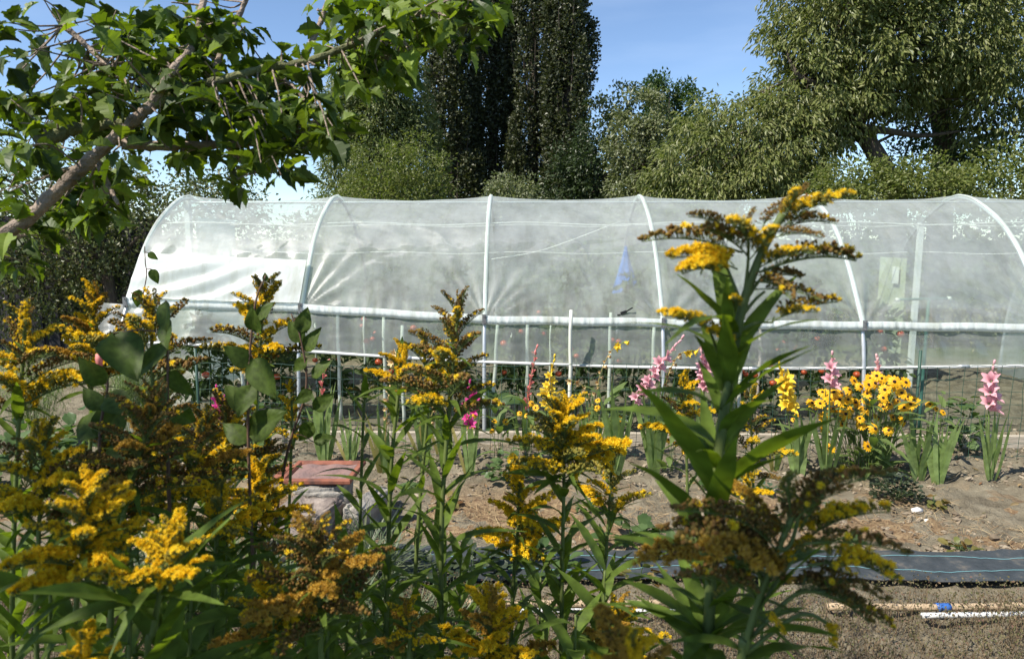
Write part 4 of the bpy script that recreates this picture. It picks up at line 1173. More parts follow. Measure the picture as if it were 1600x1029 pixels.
# ---- the others: path, distance, label, plume styles, head length, longest branch, count
random.seed(9)
GRS = [
    ([(215, 1120), (205, 880), (170, 700)], 1.0, "brown goldenrod under the large blurred one, left mass", [B_, M_, T_], .15, .10, 26, 24, .11),
    ([(350, 1120), (345, 880), (352, 640)], 1.2, "brown goldenrod at the right border of the left mass", [B_, B_, M_], .15, .10, 26, 24, .11),
    ([(275, 1100), (270, 800), (262, 600)], 1.35, "green and brown goldenrod with upright plumes behind the left mass", [G_, B_, M_], .16, .10, 20, 22, .10),
    ([(690, 1060), (690, 830), (697, 700), (706, 590), (716, 490)], 1.12, "dark brown topped goldenrod before the second hoop, left of centre", [B_, B_, M_, B_], .185, .105, 22, 44, .12),
    ([(603, 1060), (607, 850), (612, 720), (622, 620), (628, 552)], 1.18, "goldenrod with a small yellow tip beside the brown topped one, left of centre", [Y_, M_, Y_], .06, .07, 6, 46, .12),
    ([(640, 1080), (655, 800), (668, 640), (662, 540)], 1.3, "slim goldenrod with brown side clusters between the two centre stems", [B_, M_], .10, .09, 9, 20, .10),
    ([(877, 1060), (878, 900), (881, 760), (880, 645)], 1.22, "bushy yellow and green goldenrod at the bottom centre before the fence", [Y_, M_, G_, Y_, M_], .13, .105, 28, 42, .12),
    ([(797, 1060), (803, 900), (812, 790), (806, 745)], 1.3, "bright yellow goldenrod left of the bushy centre one, in front of the straw", [Y_, Y_, M_], .18, .11, 20, 34, .115),
    ([(770, 1090), (768, 1010), (762, 950)], 1.0, "low golden goldenrod in front of the white pipe, bottom centre", [Y_, T_, Y_], .14, .10, 24, 24, .11),
    ([(928, 1060), (944, 900), (956, 728)], 1.35, "goldenrod with sparse yellow plumes right of the bushy centre one", [M_, Y_, G_], .11, .085, 10, 40, .115),
    ([(1072, 960), (1074, 760), (1066, 596)], 1.5, "yellow goldenrod behind the tallest one, beside the pink gladioli", [Y_, M_, B_], .14, .085, 13, 16, .09),
    ([(1190, 960), (1178, 780), (1172, 615)], 1.65, "brown goldenrod behind the tallest one, under the yellow gladiolus", [B_, M_], .22, .09, 14, 14, .09),
    ([(1160, 1000), (1160, 850), (1172, 745)], 1.5, "short yellow goldenrod on the bare soil right of the tallest stem", [Y_, M_], .07, .07, 7, 10, .08),
    ([(968, 1100), (966, 1020), (966, 955)], 1.1, "low yellow goldenrod below the pipe, left of the tallest stem", [Y_, M_, T_], .12, .08, 18, 20, .10),
    ([(990, 1180), (988, 1090), (985, 1008)], .40, "out of focus pale yellow goldenrod tip at the bottom edge", [T_, Y_], .05, .042, 10, 8, .07),
    ([(170, 1120), (185, 850), (238, 640)], .82, "large blurred brown goldenrod at the left, highest of the dark mass", [B_, B_, T_, B_], .13, .10, 22, 24, .11),
    ([(110, 1120), (118, 960), (140, 770)], .60, "yellow goldenrod low at the left edge under the brown mass", [Y_, Y_, M_], .10, .07, 22, 24, .10),
    ([(300, 1120), (292, 850), (318, 665)], .98, "brown goldenrod right of the large blurred one at the left", [B_, M_, B_, T_], .13, .09, 20, 26, .11),
    ([(388, 1100), (396, 900), (402, 742)], 1.1, "yellow brown goldenrod left of the terracotta tile", [M_, Y_], .12, .095, 18, 30, .11),
    ([(505, 1120), (500, 960), (492, 845)], .68, "brown shaded goldenrod in front of the stones", [B_, B_, T_], .10, .085, 26, 24, .10),
    ([(434, 1120), (430, 1000), (428, 908)], .76, "ochre goldenrod low at the left centre, below the stones", [M_, T_, Y_], .08, .07, 20, 22, .10),
    ([(640, 1090), (640, 1010), (642, 945)], .92, "orange tinted goldenrod beside the dark sheet's left end", [T_, M_], .07, .055, 10, 12, .09),
    ([(138, 960), (142, 650), (146, 462)], 1.2, "golden pyramid headed goldenrod at the far left, before the dark boards", [M_, T_, M_, Y_], .17, .08, 24, 14, .09),
    ([(250, 950), (240, 650), (236, 492)], 1.1, "goldenrod with flat brown plumes before the left end of the tunnel", [B_, M_, B_], .13, .115, 14, 14, .09),
    ([(392, 960), (400, 650), (412, 462)], 1.3, "goldenrod with yellow and brown plumes before the white doubled film", [Y_, M_, B_, M_], .17, .11, 16, 16, .10),
    ([(130, 1180), (128, 1080), (130, 1002)], .52, "bright yellow goldenrod tip in the bottom left corner", [Y_], .035, .04, 8, 8, .07),
    ([(232, 1120), (240, 980), (270, 850)], .57, "yellow plumed goldenrod in the middle of the left mass", [Y_, M_], .05, .06, 12, 26, .13),
    ([(450, 900), (455, 700), (456, 605)], 1.55, "small brown and yellow goldenrod between the climbing stem and the tile", [B_, Y_, M_], .15, .07, 12, 12, .09),
    ([(405, 1000), (412, 800), (420, 690)], 1.3, "goldenrod with ochre plumes just left of the tile", [M_, B_], .10, .07, 10, 18, .10),
    ([(330, 1100), (335, 900), (345, 770)], .9, "yellow green goldenrod under the brown ones at the left", [Y_, G_, M_], .09, .08, 11, 24, .12),
    ([(20, 1050), (25, 750), (40, 500)], 1.05, "goldenrod with mixed plumes beyond the golden pyramid at the left edge", [M_, B_], .16, .10, 16, 22, .10),
    ([(60, 1100), (60, 850), (70, 690)], .8, "brown goldenrod in the lower left corner", [B_, M_, Y_], .12, .09, 15, 20, .11),
    ([(560, 960), (566, 700), (572, 590)], 1.45, "slender leafy goldenrod with few buds left of the faded gladiolus", [G_, B_], .05, .05, 5, 22, .10),
]
for pts, Y, lab, st, hl, pl, n, nl, ll in GRS:
    goldenrod(pts, Y, lab, st, hl, pl, n, nl, ll, rs=.0046 if Y > .8 else .0036)
# leafy shoots not in flower that fill the lower left
for px, py, Y, lab in ((300, 880, .85, "leafy goldenrod shoot without flowers at the bottom left, nearest the lens"), (355, 840, 1.05, "leafy goldenrod shoot without flowers below the ochre plumes"), (545, 850, 1.2, "leafy goldenrod shoot without flowers in front of the right stone"), (205, 920, .75, "leafy goldenrod shoot without flowers under the yellow plumes at the left"),
                       (480, 960, 1.0, "leafy goldenrod shoot without flowers under the brown one before the stones"), (720, 860, 1.5, "short leafy goldenrod shoot without flowers beside the centre stem"), (845, 900, 1.4, "short leafy goldenrod shoot without flowers left of the bushy yellow one"), (945, 890, 1.1, "leafy goldenrod shoot without flowers right of the bushy yellow one"), (80, 880, .9, "leafy goldenrod shoot without flowers in the far lower left corner"),
                       (150, 850, 1.0, "leafy shoot with long leaves between the two yellow goldenrods at the left"), (250, 930, .6, "close leafy shoot with the longest leaves at the bottom left"), (390, 930, .8, "leafy shoot without flowers left of the ochre plumes"), (420, 830, 1.3, "leafy shoot without flowers at the left foot of the stones"), (515, 900, .95, "leafy shoot without flowers right of the brown one before the stones"), (340, 700, 1.35, "leafy green shoot behind the brown goldenrods at the left"), (180, 760, 1.2, "leafy green shoot behind the large blurred goldenrod"), (585, 930, 1.4, "leafy shoot without flowers at the grass tuft"), (650, 960, 1.2, "leafy shoot without flowers before the sheet's left end"), (20, 820, 1.1, "leafy green shoot at the outermost left"), (275, 760, 1.05, "leafy green shoot in the middle of the left mass"), (900, 960, 1.0, "low leafy shoot right of the bushy yellow one's foot")):
    goldenrod([(px - 6, 1120), (px - 3, (1120 + py) / 2), (px, py)], Y, lab, [G_], .02, .03, 0, 30, .125, wd=1.25, leaf_from=.2)
# ================================================================== gladioli
random.seed(21)
MGL = leafmat("gladiolus_leaf", [(.13, .20, .06), (.18, .25, .085), (.25, .30, .11)], .35, rough=.5, nscale=9)
MGLY = leafmat("yellowing_leaf", [(.26, .24, .07), (.34, .28, .10), (.20, .21, .07)], .35, rough=.6)
PET = {
    'pink': leafmat("pink_petal", [(.74, .36, .41), (.80, .50, .53), (.70, .30, .36)], .35, tcol=(1.1, 1, 1), rough=.6),
    'coral': leafmat("coral_petal", [(.72, .22, .20), (.80, .34, .30)], .3, tcol=(1.1, 1, 1), rough=.6),
    'yellow': leafmat("yellow_petal", [(.86, .62, .04), (.88, .68, .07)], .35, tcol=(1.1, 1, .8), rough=.6),
    'cream': leafmat("faded_petal", [(.66, .48, .24), (.74, .58, .30), (.60, .40, .22)], .3, tcol=(1.1, 1, .8), rough=.7),
    'magenta': leafmat("magenta_petal", [(.62, .04, .24), (.70, .07, .30)], .3, tcol=(1.1, 1, 1), rough=.6),
    'palepink': leafmat("pale_pink_petal", [(.84, .48, .48), (.86, .56, .54)], .3, tcol=(1.1, 1, 1), rough=.6),
}
GG2 = "gladioli along the wire fence"


def sword(width, bend, seed):
    r = np.random.default_rng(seed); t = np.linspace(0, 1, 12); rows = []
    for q in t:
        wd = width * min(1, (1 - q) * 2.6 + .02) * (.7 + .3 * min(1, q * 4))
        for s in (-1, -.4, 0, .4, 1):
            rows.append([q, s * wd + bend * q ** 2, abs(s) * wd * .25 * (1 if s > 0 else -1) + .02 * math.sin(q * 5 + seed)])
    return np.array(rows).reshape(12, 5, 3)
SW = [MB().grid(sword(.021 + .005 * (i % 3), (-.10, .05, .12, -.03, .0)[i], i)).mesh("blade", MGL) for i in range(5)]
SWY = [MB().grid(sword(.026, (.16, -.2)[i], i)).mesh("blade", MGLY) for i in range(2)]


def glad_flower(col, seed, closed=.0):
    r = np.random.default_rng(seed); b = MB()
    for k in range(6):
        a = k / 6 * 6.283 + r.uniform(-.12, .12); t = np.linspace(0, 1, 7); w_ = np.linspace(-1, 1, 5); P = np.zeros((7, 5, 3))
        op = (1 - closed) * (1.0 if k % 2 else .8)
        for i, q in enumerate(t):
            rad = .10 + op * (.18 * q + .55 * q ** 2.6); x = .95 * q - .22 * op * q ** 4
            hw = (.34 if k % 2 == 0 else .28) * math.sin(math.pi * min(1, q * .72 + .16)) * (1 if q < .99 else .6) * (.45 + .55 * q)
            for j, s in enumerate(w_):
                rr = rad - .12 * abs(s) * q + .04 * math.sin(s * 6 + k + q * 5) * q
                P[i, j] = [x + .04 * math.sin(s * 5 + k * 2) * q, rr * math.cos(a) - s * hw * math.sin(a), rr * math.sin(a) + s * hw * math.cos(a)]
        b.grid(P)
    return b.mesh("flower", PET[col])
FL = {c: [glad_flower(c, i + 5, 0.0 if i < 2 else .45) for i in range(3)] for c in PET}
def bud_mesh(mat, seed):
    b = MB(); v, f = bud_t(); b.add(v * np.array([1, .6, .6]), f); return b.mesh("bud", mat)
BUDS = {c: bud_mesh(PET[c], 1) for c in PET}
BUDG = bud_mesh(MGL, 2)


def gladiolus(px, py, h, nl, label, spike=None, col=None, path=None, nfl=0, state='open', yellow=0, fan=0.0, w=1.0):
    """Fan of sword leaves; the flower spike follows a pixel path at the plant's own distance."""
    g = gnd(px, py); g[2] = ground_z(np.array([g[0]]), np.array([g[1]]))[0]
    r_ = root("gladiolus", g, label, "gladiolus", GG2)
    fa = random.uniform(-.5, .5)
    nl = nl + 3
    for i in range(nl):
        f = (i - (nl - 1) / 2) / max(1, nl / 2)
        ang = f * (.17 + fan) + random.uniform(-.05, .05)
        d = np.array([math.sin(ang), .12 * math.sin(i * 2.1) + random.uniform(-.05, .05), math.cos(ang)])
        ln = h * 1.3 * random.uniform(.6, 1.0) * (1 - .25 * abs(f))
        me = SWY[i % 2] if i < yellow else random.choice(SW)
        R = frames(d, (math.sin(fa) * .6, -1, 0))[0]
        M = np.eye(4); M[:3, :3] = R * np.array([ln, w * .44, .44]); M[:3, 3] = g + np.array([f * .028, random.uniform(-.02, .02), -.01])
        put("leaf", me, r_, M.tolist())
    if path:
        q = [at(a, b_, g[1] - .02) for a, b_ in path]
        c = catmull([g, *q], 9); b = MB(); b.tube(c, np.linspace(.006, .0022, len(c)), 7)
        put("stem", b.mesh("stem", MGL if state != 'faded' else MGLY), r_)
        ar = np.concatenate([[0], np.cumsum(np.linalg.norm(np.diff(c, axis=0), axis=1))])
        L0 = np.linalg.norm(np.diff(np.array(q), axis=0), axis=1).sum(); T = ar[-1]
        for i in range(nfl):
            f = i / max(1, nfl - 1); s = T - L0 * (1 - f)
            p = np.array([np.interp(s, ar, c[:, k]) for k in range(3)]); t_ = nrm(np.array([np.interp(min(T, s + .02), ar, c[:, k]) for k in range(3)]) - np.array([np.interp(s - .02, ar, c[:, k]) for k in range(3)]))
            sd_ = (-1) ** i * random.uniform(.3, .9)
            d = nrm(t_ * .55 + np.array([sd_, -.75, .1]))
            if state == 'faded':
                me = FL['cream'][2] if f < .8 else random.choice(FL[col]); sc = .034 * random.uniform(.7, 1.2) ; d = nrm(d - [0, 0, .5]); nm = "flower"
                if f > .85: sc = .045
            elif f < (.68 if state == 'open' else .0):
                me = random.choice(FL[col][:2]); sc = .066 * random.uniform(.75, 1.3); nm = "flower"
            elif f < .85:
                me = FL[col][2]; sc = .05 * (1.2 - f * .5); nm = "flower"; d = nrm(t_ + d * .5)
            else:
                me = BUDS[col]; sc = .042; nm = "bud"; d = nrm(t_ * 1.4 + d * .4)
            put(nm, me, r_, xf(d, (random.uniform(-.4, .4), random.uniform(-.4, .4), 1), p, sc))
        for i in range(3):
            p = c[-1 - i]; put("bud", BUDG if state != 'bud' else BUDS[col], r_, xf(nrm(c[-1] - c[-4]) + np.array([.2 * (-1) ** i, -.1, 0]), (0, 0, 1), p, .028))
    return r_

gladiolus(507, 722, .56, 8, "gladiolus with upright green leaves and small coral buds behind the tile", col='coral', path=[(505, 640), (503, 600), (512, 568)], nfl=7, state='bud', fan=.05, w=1.5)
gladiolus(547, 723, .34, 5, "short leaf fan of a gladiolus without flowers, right of the coral budded one", yellow=1, fan=.1)
gladiolus(598, 737, .50, 7, "gladiolus with a drooping faded cream spike beside the centre goldenrods", col='cream', path=[(604, 660), (610, 590), (618, 552)], nfl=16, state='faded', yellow=3)
gladiolus(662, 728, .48, 6, "gladiolus with a thin dried spike between the two centre goldenrod stems", col='cream', path=[(672, 660), (682, 620), (680, 596)], nfl=8, state='faded', yellow=2)
gladiolus(733, 738, .55, 6, "gladiolus with a magenta flower right of the centre goldenrods", col='magenta', path=[(732, 665), (736, 632), (734, 600)], nfl=7, yellow=1)
gladiolus(345, 716, .45, 6, "gladiolus with a magenta flower at the left under the roll bar", col='magenta', path=[(342, 650), (340, 630), (338, 608)], nfl=5)
gladiolus(820, 702, .45, 5, "gladiolus with a slim coral pink spike in front of the middle skirt", col='coral', path=[(822, 640), (830, 590), (838, 545)], nfl=11, state='bud')
gladiolus(855, 704, .45, 6, "gladiolus with a slender pale yellow spike left of the front stake", col='yellow', path=[(852, 640), (858, 595), (866, 560)], nfl=12)
gladiolus(915, 702, .40, 5, "gladiolus with a short curled cream spike bending left", col='cream', path=[(922, 630), (910, 602), (893, 594)], nfl=8, state='faded')
gladiolus(930, 706, .50, 6, "gladiolus with a tall faded yellow spike leaning to the right", col='yellow', path=[(928, 640), (938, 585), (955, 548), (975, 534)], nfl=15, state='faded')
gladiolus(962, 742, .62, 7, "gladiolus with a big pink spike leaning far right over dark leaves", col='pink', path=[(992, 630), (1012, 598), (1038, 560), (1064, 530)], nfl=16, fan=.12, w=1.4)
gladiolus(1022, 738, .66, 11, "gladiolus in a dense tall leaf clump with a bent pale yellow spike", col='yellow', path=[(1040, 608), (1050, 572), (1064, 552), (1082, 548)], nfl=13, state='faded', w=1.3)
gladiolus(1098, 735, .60, 7, "gladiolus with an upright pink spike just left of the tallest goldenrod", col='pink', path=[(1100, 610), (1099, 580), (1096, 548)], nfl=13)
gladiolus(1246, 742, .46, 5, "gladiolus with large bright yellow flowers below the roll bar at the right", col='yellow', path=[(1230, 640), (1226, 605), (1218, 572)], nfl=13, w=1.6)
gladiolus(1212, 736, .30, 4, "small drying leaf fan of a gladiolus left of the bright yellow one", yellow=2)
gladiolus(1290, 748, .52, 6, "gladiolus with two pale pink flowers rising above the yellow daisies", col='pink', path=[(1297, 605), (1297, 588), (1300, 556)], nfl=6, w=1.5)
gladiolus(1380, 722, .50, 5, "gladiolus with a pale pink bud spike behind the yellow daisies", col='palepink', path=[(1372, 600), (1371, 580), (1370, 560)], nfl=8, state='bud')
gladiolus(1434, 748, .46, 6, "gladiolus of dark green leaves only, right of the yellow daisies", w=1.6)
gladiolus(1467, 752, .52, 6, "gladiolus of tall light green leaves only at the right edge", w=1.7)
gladiolus(1546, 750, .5, 6, "gladiolus with a pink spike beyond the right edge clump", col='pink', path=[(1545, 640), (1548, 610), (1552, 570)], nfl=9)
gladiolus(405, 712, .42, 6, "leaf fan of a gladiolus hidden behind the left goldenrods")
gladiolus(690, 712, .42, 5, "leaf fan of a gladiolus behind the right centre goldenrod stem", yellow=1)

# ================================================================== rudbeckias (yellow daisies)
MRP = leafmat("daisy_petal", [(.82, .44, .008), (.86, .50, .012), (.80, .38, .008)], .25, tcol=(1.1, 1, .6), rough=.55)
MRC = solid("daisy_cone", (.045, .018, .012), (.02, .008, .006), scale=300, rough=.9, bump=.6)
MRL = leafmat("daisy_leaf", [(.08, .13, .035), (.12, .175, .05), (.17, .21, .07)], .35, rough=.6)
def daisy(seed, droop):
    r = np.random.default_rng(seed); b = MB(); n = 13
    for i in range(n):
        a = i / n * 6.283 + r.uniform(-.08, .08); ln = r.uniform(.85, 1.05); dr = droop + r.uniform(-.1, .1); t = np.linspace(0, 1, 5); P = np.zeros((5, 3, 3))
        for k, q in enumerate(t):
            rad = .16 + ln * .84 * q; hw = .21 * math.sin(math.pi * min(.93, .22 + .66 * q)); z = -dr * q ** 1.6 + .03 * (i % 2)
            for j, s in enumerate((-1, 0, 1)):
                P[k, j] = [z - .05 * abs(s) * -1, rad * math.cos(a) - s * hw * math.sin(a), rad * math.sin(a) + s * hw * math.cos(a)]
        b.grid(P)
    return b.mesh("flower", MRP)
DS = [daisy(i, (.12, .3, .5)[i]) for i in range(3)]
b = MB(); th = np.linspace(0, math.pi / 2, 6); ph = np.linspace(0, 2 * math.pi, 15)
b.grid(np.array([[[.30 * math.sin(q) - .02, .27 * math.cos(q) * math.cos(a), .27 * math.cos(q) * math.sin(a)] for a in ph] for q in th])[:, ::-1]); CONE = b.mesh("cone", MRC)
RL = MB().grid(leaf_blade(.17, .4, 7, wav=.1)).mesh("leaf", MRL)


def rudbeckia(base, flowers, label, leaves=60, spread=.22, stems_extra=0, size=.041):
    g = np.array(base); r_ = root("rudbeckia", g, label, "rudbeckia", "yellow daisies by the fence")
    for px, py in flowers:
        Y = g[1] + random.uniform(-spread, spread) * .6
        p = at(px, py, Y)
        d = nrm(np.array([random.uniform(-.5, .5), -random.uniform(.5, 1.1), random.uniform(.35, 1.0)]))
        s = size * random.uniform(.85, 1.12)
        fo = put("flower", random.choice(DS), r_, xf(d, (random.uniform(-1, 1), 0, 1), p, s))
        co = put("cone", CONE); co.parent = fo
        b0 = g + np.array([np.clip((p[0] - g[0]) * .35, -.15, .15) + random.uniform(-.04, .04), random.uniform(-.06, .06), 0])
        m_ = b0 * .45 + p * .55 + np.array([(p[0] - b0[0]) * .1, .02, 0])
        b = MB(); c = catmull([b0, m_, p - d * .004], 6); b.tube(c, np.linspace(.0026, .0015, len(c)), 5); put("stem", b.mesh("stem", MRL), r_)
    k = leaves; b = MB()
    for i in range(k):
        z = random.uniform(.02, .55); a = random.uniform(0, 6.283); rr = random.uniform(0, spread) * (.6 + z)
        p = g + np.array([math.cos(a) * rr * 1.25, math.sin(a) * rr * .8, z * .95]); el = random.uniform(-.1, 1.0); a += random.uniform(-.7, .7)
        d = np.array([math.cos(a) * math.cos(el), math.sin(a) * math.cos(el), math.sin(el)])
        if i < 100:
            put("leaf", RL, r_, xf(d, (0, 0, 1), p, random.uniform(.11, .21)))
    for i in range(stems_extra):
        a = random.uniform(0, 6.283); rr = random.uniform(.2, 1) * spread; p = g + np.array([math.cos(a) * rr * 1.3, math.sin(a) * rr, random.uniform(.3, .62)])
        b = MB(); c = catmull([g + np.array([math.cos(a) * rr * .4, math.sin(a) * rr * .4, 0]), (g + p) / 2 + [0, .01, .05], p], 5); b.tube(c, np.linspace(.0026, .0014, len(c)), 5); put("stem", b.mesh("stem", MRL), r_)
        put("bud", BUDG, r_, xf((0, 0, 1), (1, 0, 0), p, .014))
R1 = [(690, 295), (790, 280), (860, 280), (920, 285), (955, 330), (1010, 305), (880, 350), (495, 365), (565, 365), (610, 370), (670, 400), (770, 375), (765, 420), (700, 430), (540, 410), (430, 432), (480, 435), (600, 412), (1020, 395), (1065, 420), (1040, 440), (590, 475), (505, 520), (725, 527), (735, 565), (930, 520), (1000, 543), (510, 600), (540, 712), (773, 700), (820, 310), (900, 360), (830, 265), (655, 410), (960, 420), (1000, 460), (450, 445), (520, 380), (730, 330), (870, 400), (910, 440), (660, 350), (780, 320), (985, 370), (840, 520), (680, 470), (1030, 470), (760, 470), (560, 470), (640, 500), (870, 455), (820, 590), (905, 600), (620, 560), (560, 390), (940, 300), (620, 430)]
R1 = [(1160 + a / 3.957, 520 + b_ / 3.957) for a, b_ in R1]
rudbeckia(gnd(1352, 738), R1, "large rudbeckia clump full of yellow daisies with dark cones at the right", 100, .26, 30)
cv = lambda L_: [(760 + a / 4.288, 520 + b_ / 4.288) for a, b_ in L_]
rudbeckia(gnd(778, 722), cv([(55, 590), (130, 595), (35, 655)]), "thin rudbeckia with three yellow daisies near the hoop leg in the centre", 12, .08, 2, .024)
rudbeckia(gnd(826, 726), cv([(305, 470), (330, 500), (225, 535), (270, 550)]), "rudbeckia with four yellow daisies left of the bushy goldenrod", 16, .08, 2, .026)
rudbeckia(gnd(938, 722), cv([(745, 450), (740, 500), (895, 575), (780, 610), (880, 640)]), "rudbeckia with five yellow daisies right of the bushy goldenrod", 18, .10, 2, .026)
rudbeckia(gnd(1046, 736), cv([(1035, 625), (1160, 720), (1220, 715), (1270, 735), (1330, 790)]), "rudbeckia with yellow daisies in front of the dense gladiolus leaves", 18, .10, 2, .027)
rudbeckia(gnd(1466, 726), [(1160 + a / 3.957, 520 + b_ / 3.957) for a, b_ in ((1160, 440), (1200, 470), (1240, 490), (1185, 445))], "rudbeckia with yellow daisies at the right edge above light leaves", 12, .08, 2, .028)
rudbeckia(gnd(1244, 728), [(1245, 648), (1240, 655)], "tiny rudbeckia with two yellow daisies beside the yellow gladiolus", 10, .06, 1, .022)
rudbeckia(gnd(655, 728), [(647, 622), (738, 640), (735, 667), (742, 648)], "rudbeckia with flat seen yellow daisies between the centre goldenrods", 12, .10, 1, .026)

# ================================================================== tomato plants and their stakes in the tunnel
MTL = leafmat("tomato_leaf", [(.03, .055, .015), (.05, .08, .022), (.075, .105, .03)], .3, rough=.6)
MTOM = leafmat("tomato_skin", [(.42, .035, .018), (.50, .11, .03)], 0.0, rough=.25, spec=.5)
MSTAKE = solid("pale_stake", (.66, .66, .58), (.54, .55, .47), scale=6, rough=.55)
MPINK = solid("pinkish_stake", (.66, .52, .46), (.55, .42, .36), scale=6, rough=.6)
u = np.linspace(0, 2 * math.pi, 13); v = np.linspace(-math.pi / 2, math.pi / 2, 9)
b = MB(); b.grid(np.array([[[math.cos(q) * math.cos(a) * (1 + .05 * math.cos(5 * a) * math.cos(q)), math.cos(q) * math.sin(a) * (1 + .05 * math.cos(5 * a) * math.cos(q)), math.sin(q) * .82] for q in v] for a in u])); TOM = b.mesh("tomato", MTOM)
random.seed(31)
spots = [(-2.9, 6.35), (-2.3, 6.3), (-1.75, 6.4), (-1.2, 6.35), (-.6, 6.4), (-.05, 6.3), (.5, 6.4), (1.0, 6.35), (1.55, 6.4), (2.1, 6.3), (2.65, 6.4), (3.2, 6.35), (-2.6, 7.7), (-1.7, 7.8), (-.8, 7.7), (.1, 7.8), (1.0, 7.7), (1.9, 7.8), (2.8, 7.7)]
names = ["first in the front row from the left end wall", "second in the front row from the left end wall", "third in the front row from the left end wall", "front row, behind the coral budded gladiolus", "front row, behind the centre goldenrods", "front row, beside the steel hoop leg in the middle", "front row, behind the slim coral spike", "front row, behind the leaning faded spike", "front row, behind the pink gladioli", "front row, behind the tallest goldenrod", "front row, behind the bright yellow gladiolus", "last of the front row, behind the yellow daisies",
         "first of the back row at the left end", "back row, second from the left end", "back row, third from the left end", "back row, middle of the tunnel", "back row, near the blue cloth", "back row, second from the right end", "last of the back row at the right end"]
for (x_, y_), nm in zip(spots, names):
    g = np.array([x_, y_, 0.0]); h = random.uniform(.95, 1.35)
    r_ = root("tomato_plant", g, "tomato plant, " + nm, "tomato plant", "tomato plants in the polytunnel")
    b = MB(); r = np.random.default_rng(int(x_ * 100 + 900 + y_ * 7))
    b.tube(catmull([g, g + [.03, 0, h * .5], g + [-.02, 0, h]], 6), .007, 6)
    k = 64; P_, D_ = [], []
    for i in range(k):
        z = h * r.uniform(.16, 1.0); a = r.uniform(0, 6.283); ln = r.uniform(.12, .30) * (1.1 - .4 * z / h)
        d = np.array([math.cos(a), math.sin(a), r.uniform(-.1, .45)]); e = g + [0, 0, z] + d * ln - [0, 0, .05]
        b.tube(catmull([g + [0, 0, z], g + [0, 0, z + .03] + d * ln * .5, e], 4), .002, 3, cap=False)
        for q in range(8):
            f = .3 + .7 * q / 7; P_.append(g + [0, 0, z] + d * ln * f + r.normal(0, .015, 3) - [0, 0, .06 * f * f]); D_.append(d * .5 + r.normal(0, .7, 3) - [0, 0, .3])
    n = len(P_); s = r.uniform(.055, .11, n)
    lv = leaf_blade(.24, .5, 4, wav=.2).reshape(-1, 3); lf4 = np.array([[i * 5 + j, i * 5 + j + 1, i * 5 + j + 6, i * 5 + j + 5] for i in range(3) for j in range(4)])
    b.inst(lv, lf4, frames(np.array(D_), r.normal(size=(n, 3)) + [0, 0, 1.2]), np.array(P_), s)
    put("foliage", b.mesh("foliage", MTL), r_)
    for i in range(random.randint(2, 5)):
        a = random.uniform(3.4, 6.0); z = random.uniform(.35, .85)
        put("tomato", TOM, r_, Matrix.Translation(Vector(g + [math.cos(a) * random.uniform(.08, .24), math.sin(a) * .2, z])) @ Matrix.Scale(random.uniform(.022, .036), 4))
for px, top, Y, mt, lean, lab in ((492, 505, 6.6, 0, 0, "thin pale stake behind the skirt, left of the coral buds"), (527, 492, 6.2, 0, 0, "pale stake behind the skirt just right of the second hoop"), (568, 494, 6.9, 0, 0, "thin pale stake deeper in the tunnel, second bay"), (599, 494, 6.15, 0, 0, "pale stake behind the drooping faded gladiolus"), (628, 508, 6.05, 0, 0, "short pale stake with its top below the hem, left of the brown goldenrod"), (778, 500, 6.1, 0, -.06, "leaning pale stake right of the middle hoop leg"), (799, 512, 6.8, 0, 0, "thin pale stake deeper in the tunnel behind the coral spike"), (824, 500, 6.1, 0, 0, "pale stake behind the slim coral pink spike"), (892, 484, 5.62, 0, 0, "bright pale stake standing outside the film, highest in the middle"), (954, 488, 6.2, 0, 0, "pale stake left of the hoop under the blue cloth"), (1022, 505, 6.1, 0, 0, "pale stake left of the fourth hoop leg"), (1060, 510, 6.7, 0, 0, "thin pale stake right of the fourth hoop leg"), (1160, 505, 6.1, 0, 0, "pale stake right of the tallest goldenrod stem"), (1190, 480, 6.2, 1, 0, "pinkish stake right of the tallest goldenrod stem"), (376, 540, 5.9, 0, 0, "thick pale stake under the roll bar in the first bay"), (860, 508, 7.4, 0, 0, "thin stake in the back row behind the yellow spike")):
    t_ = at(px, top, Y); g = np.array([t_[0] + lean, Y, -.03]); r0 = .016 if Y < 6.3 else .011
    c = (g + t_) / 2; b = MB(); b.tube(np.linspace(g - c, t_ - c, 8) + np.column_stack([.004 * np.sin(np.arange(8) * 2.0), np.zeros(8), np.zeros(8)]), np.linspace(r0, r0 * .92, 8), 8)
    o = put("plant_stake", b.mesh("plant_stake", (MSTAKE, MPINK)[mt])); o.location = Vector(c); tag(o, lab, "plant stake", "stakes in the polytunnel")
# blue cloth hanging from a wire
cB = at(978, 384, 8.0); b = MB()
n = 26; P = np.zeros((14, n, 3))
for i, q in enumerate(np.linspace(0, 1, 14)):
    for j in range(n):
        a = j / (n - 1) * 6.283; rr = (.012 + .13 * q ** 1.3) * (1 + .25 * math.sin(a * 5 + q * 2))
        P[i, j] = [math.cos(a) * rr, math.sin(a) * rr * .5, -.52 * q + .015 * math.sin(a * 3) * q]
P[:, -1] = P[:, 0]; b.grid(P); b.tube([(0, 0, -.01), (0, 0, .03), (.01, 0, .06)], .008, 5)
o = put("hanging_cloth", b.mesh("hanging_cloth", solid("blue_cloth", (.04, .16, .55), (.03, .12, .42), scale=8, rough=.85))); o.location = Vector(cB); tag(o, "bright blue cloth hanging gathered from a wire inside the tunnel", "cloth")
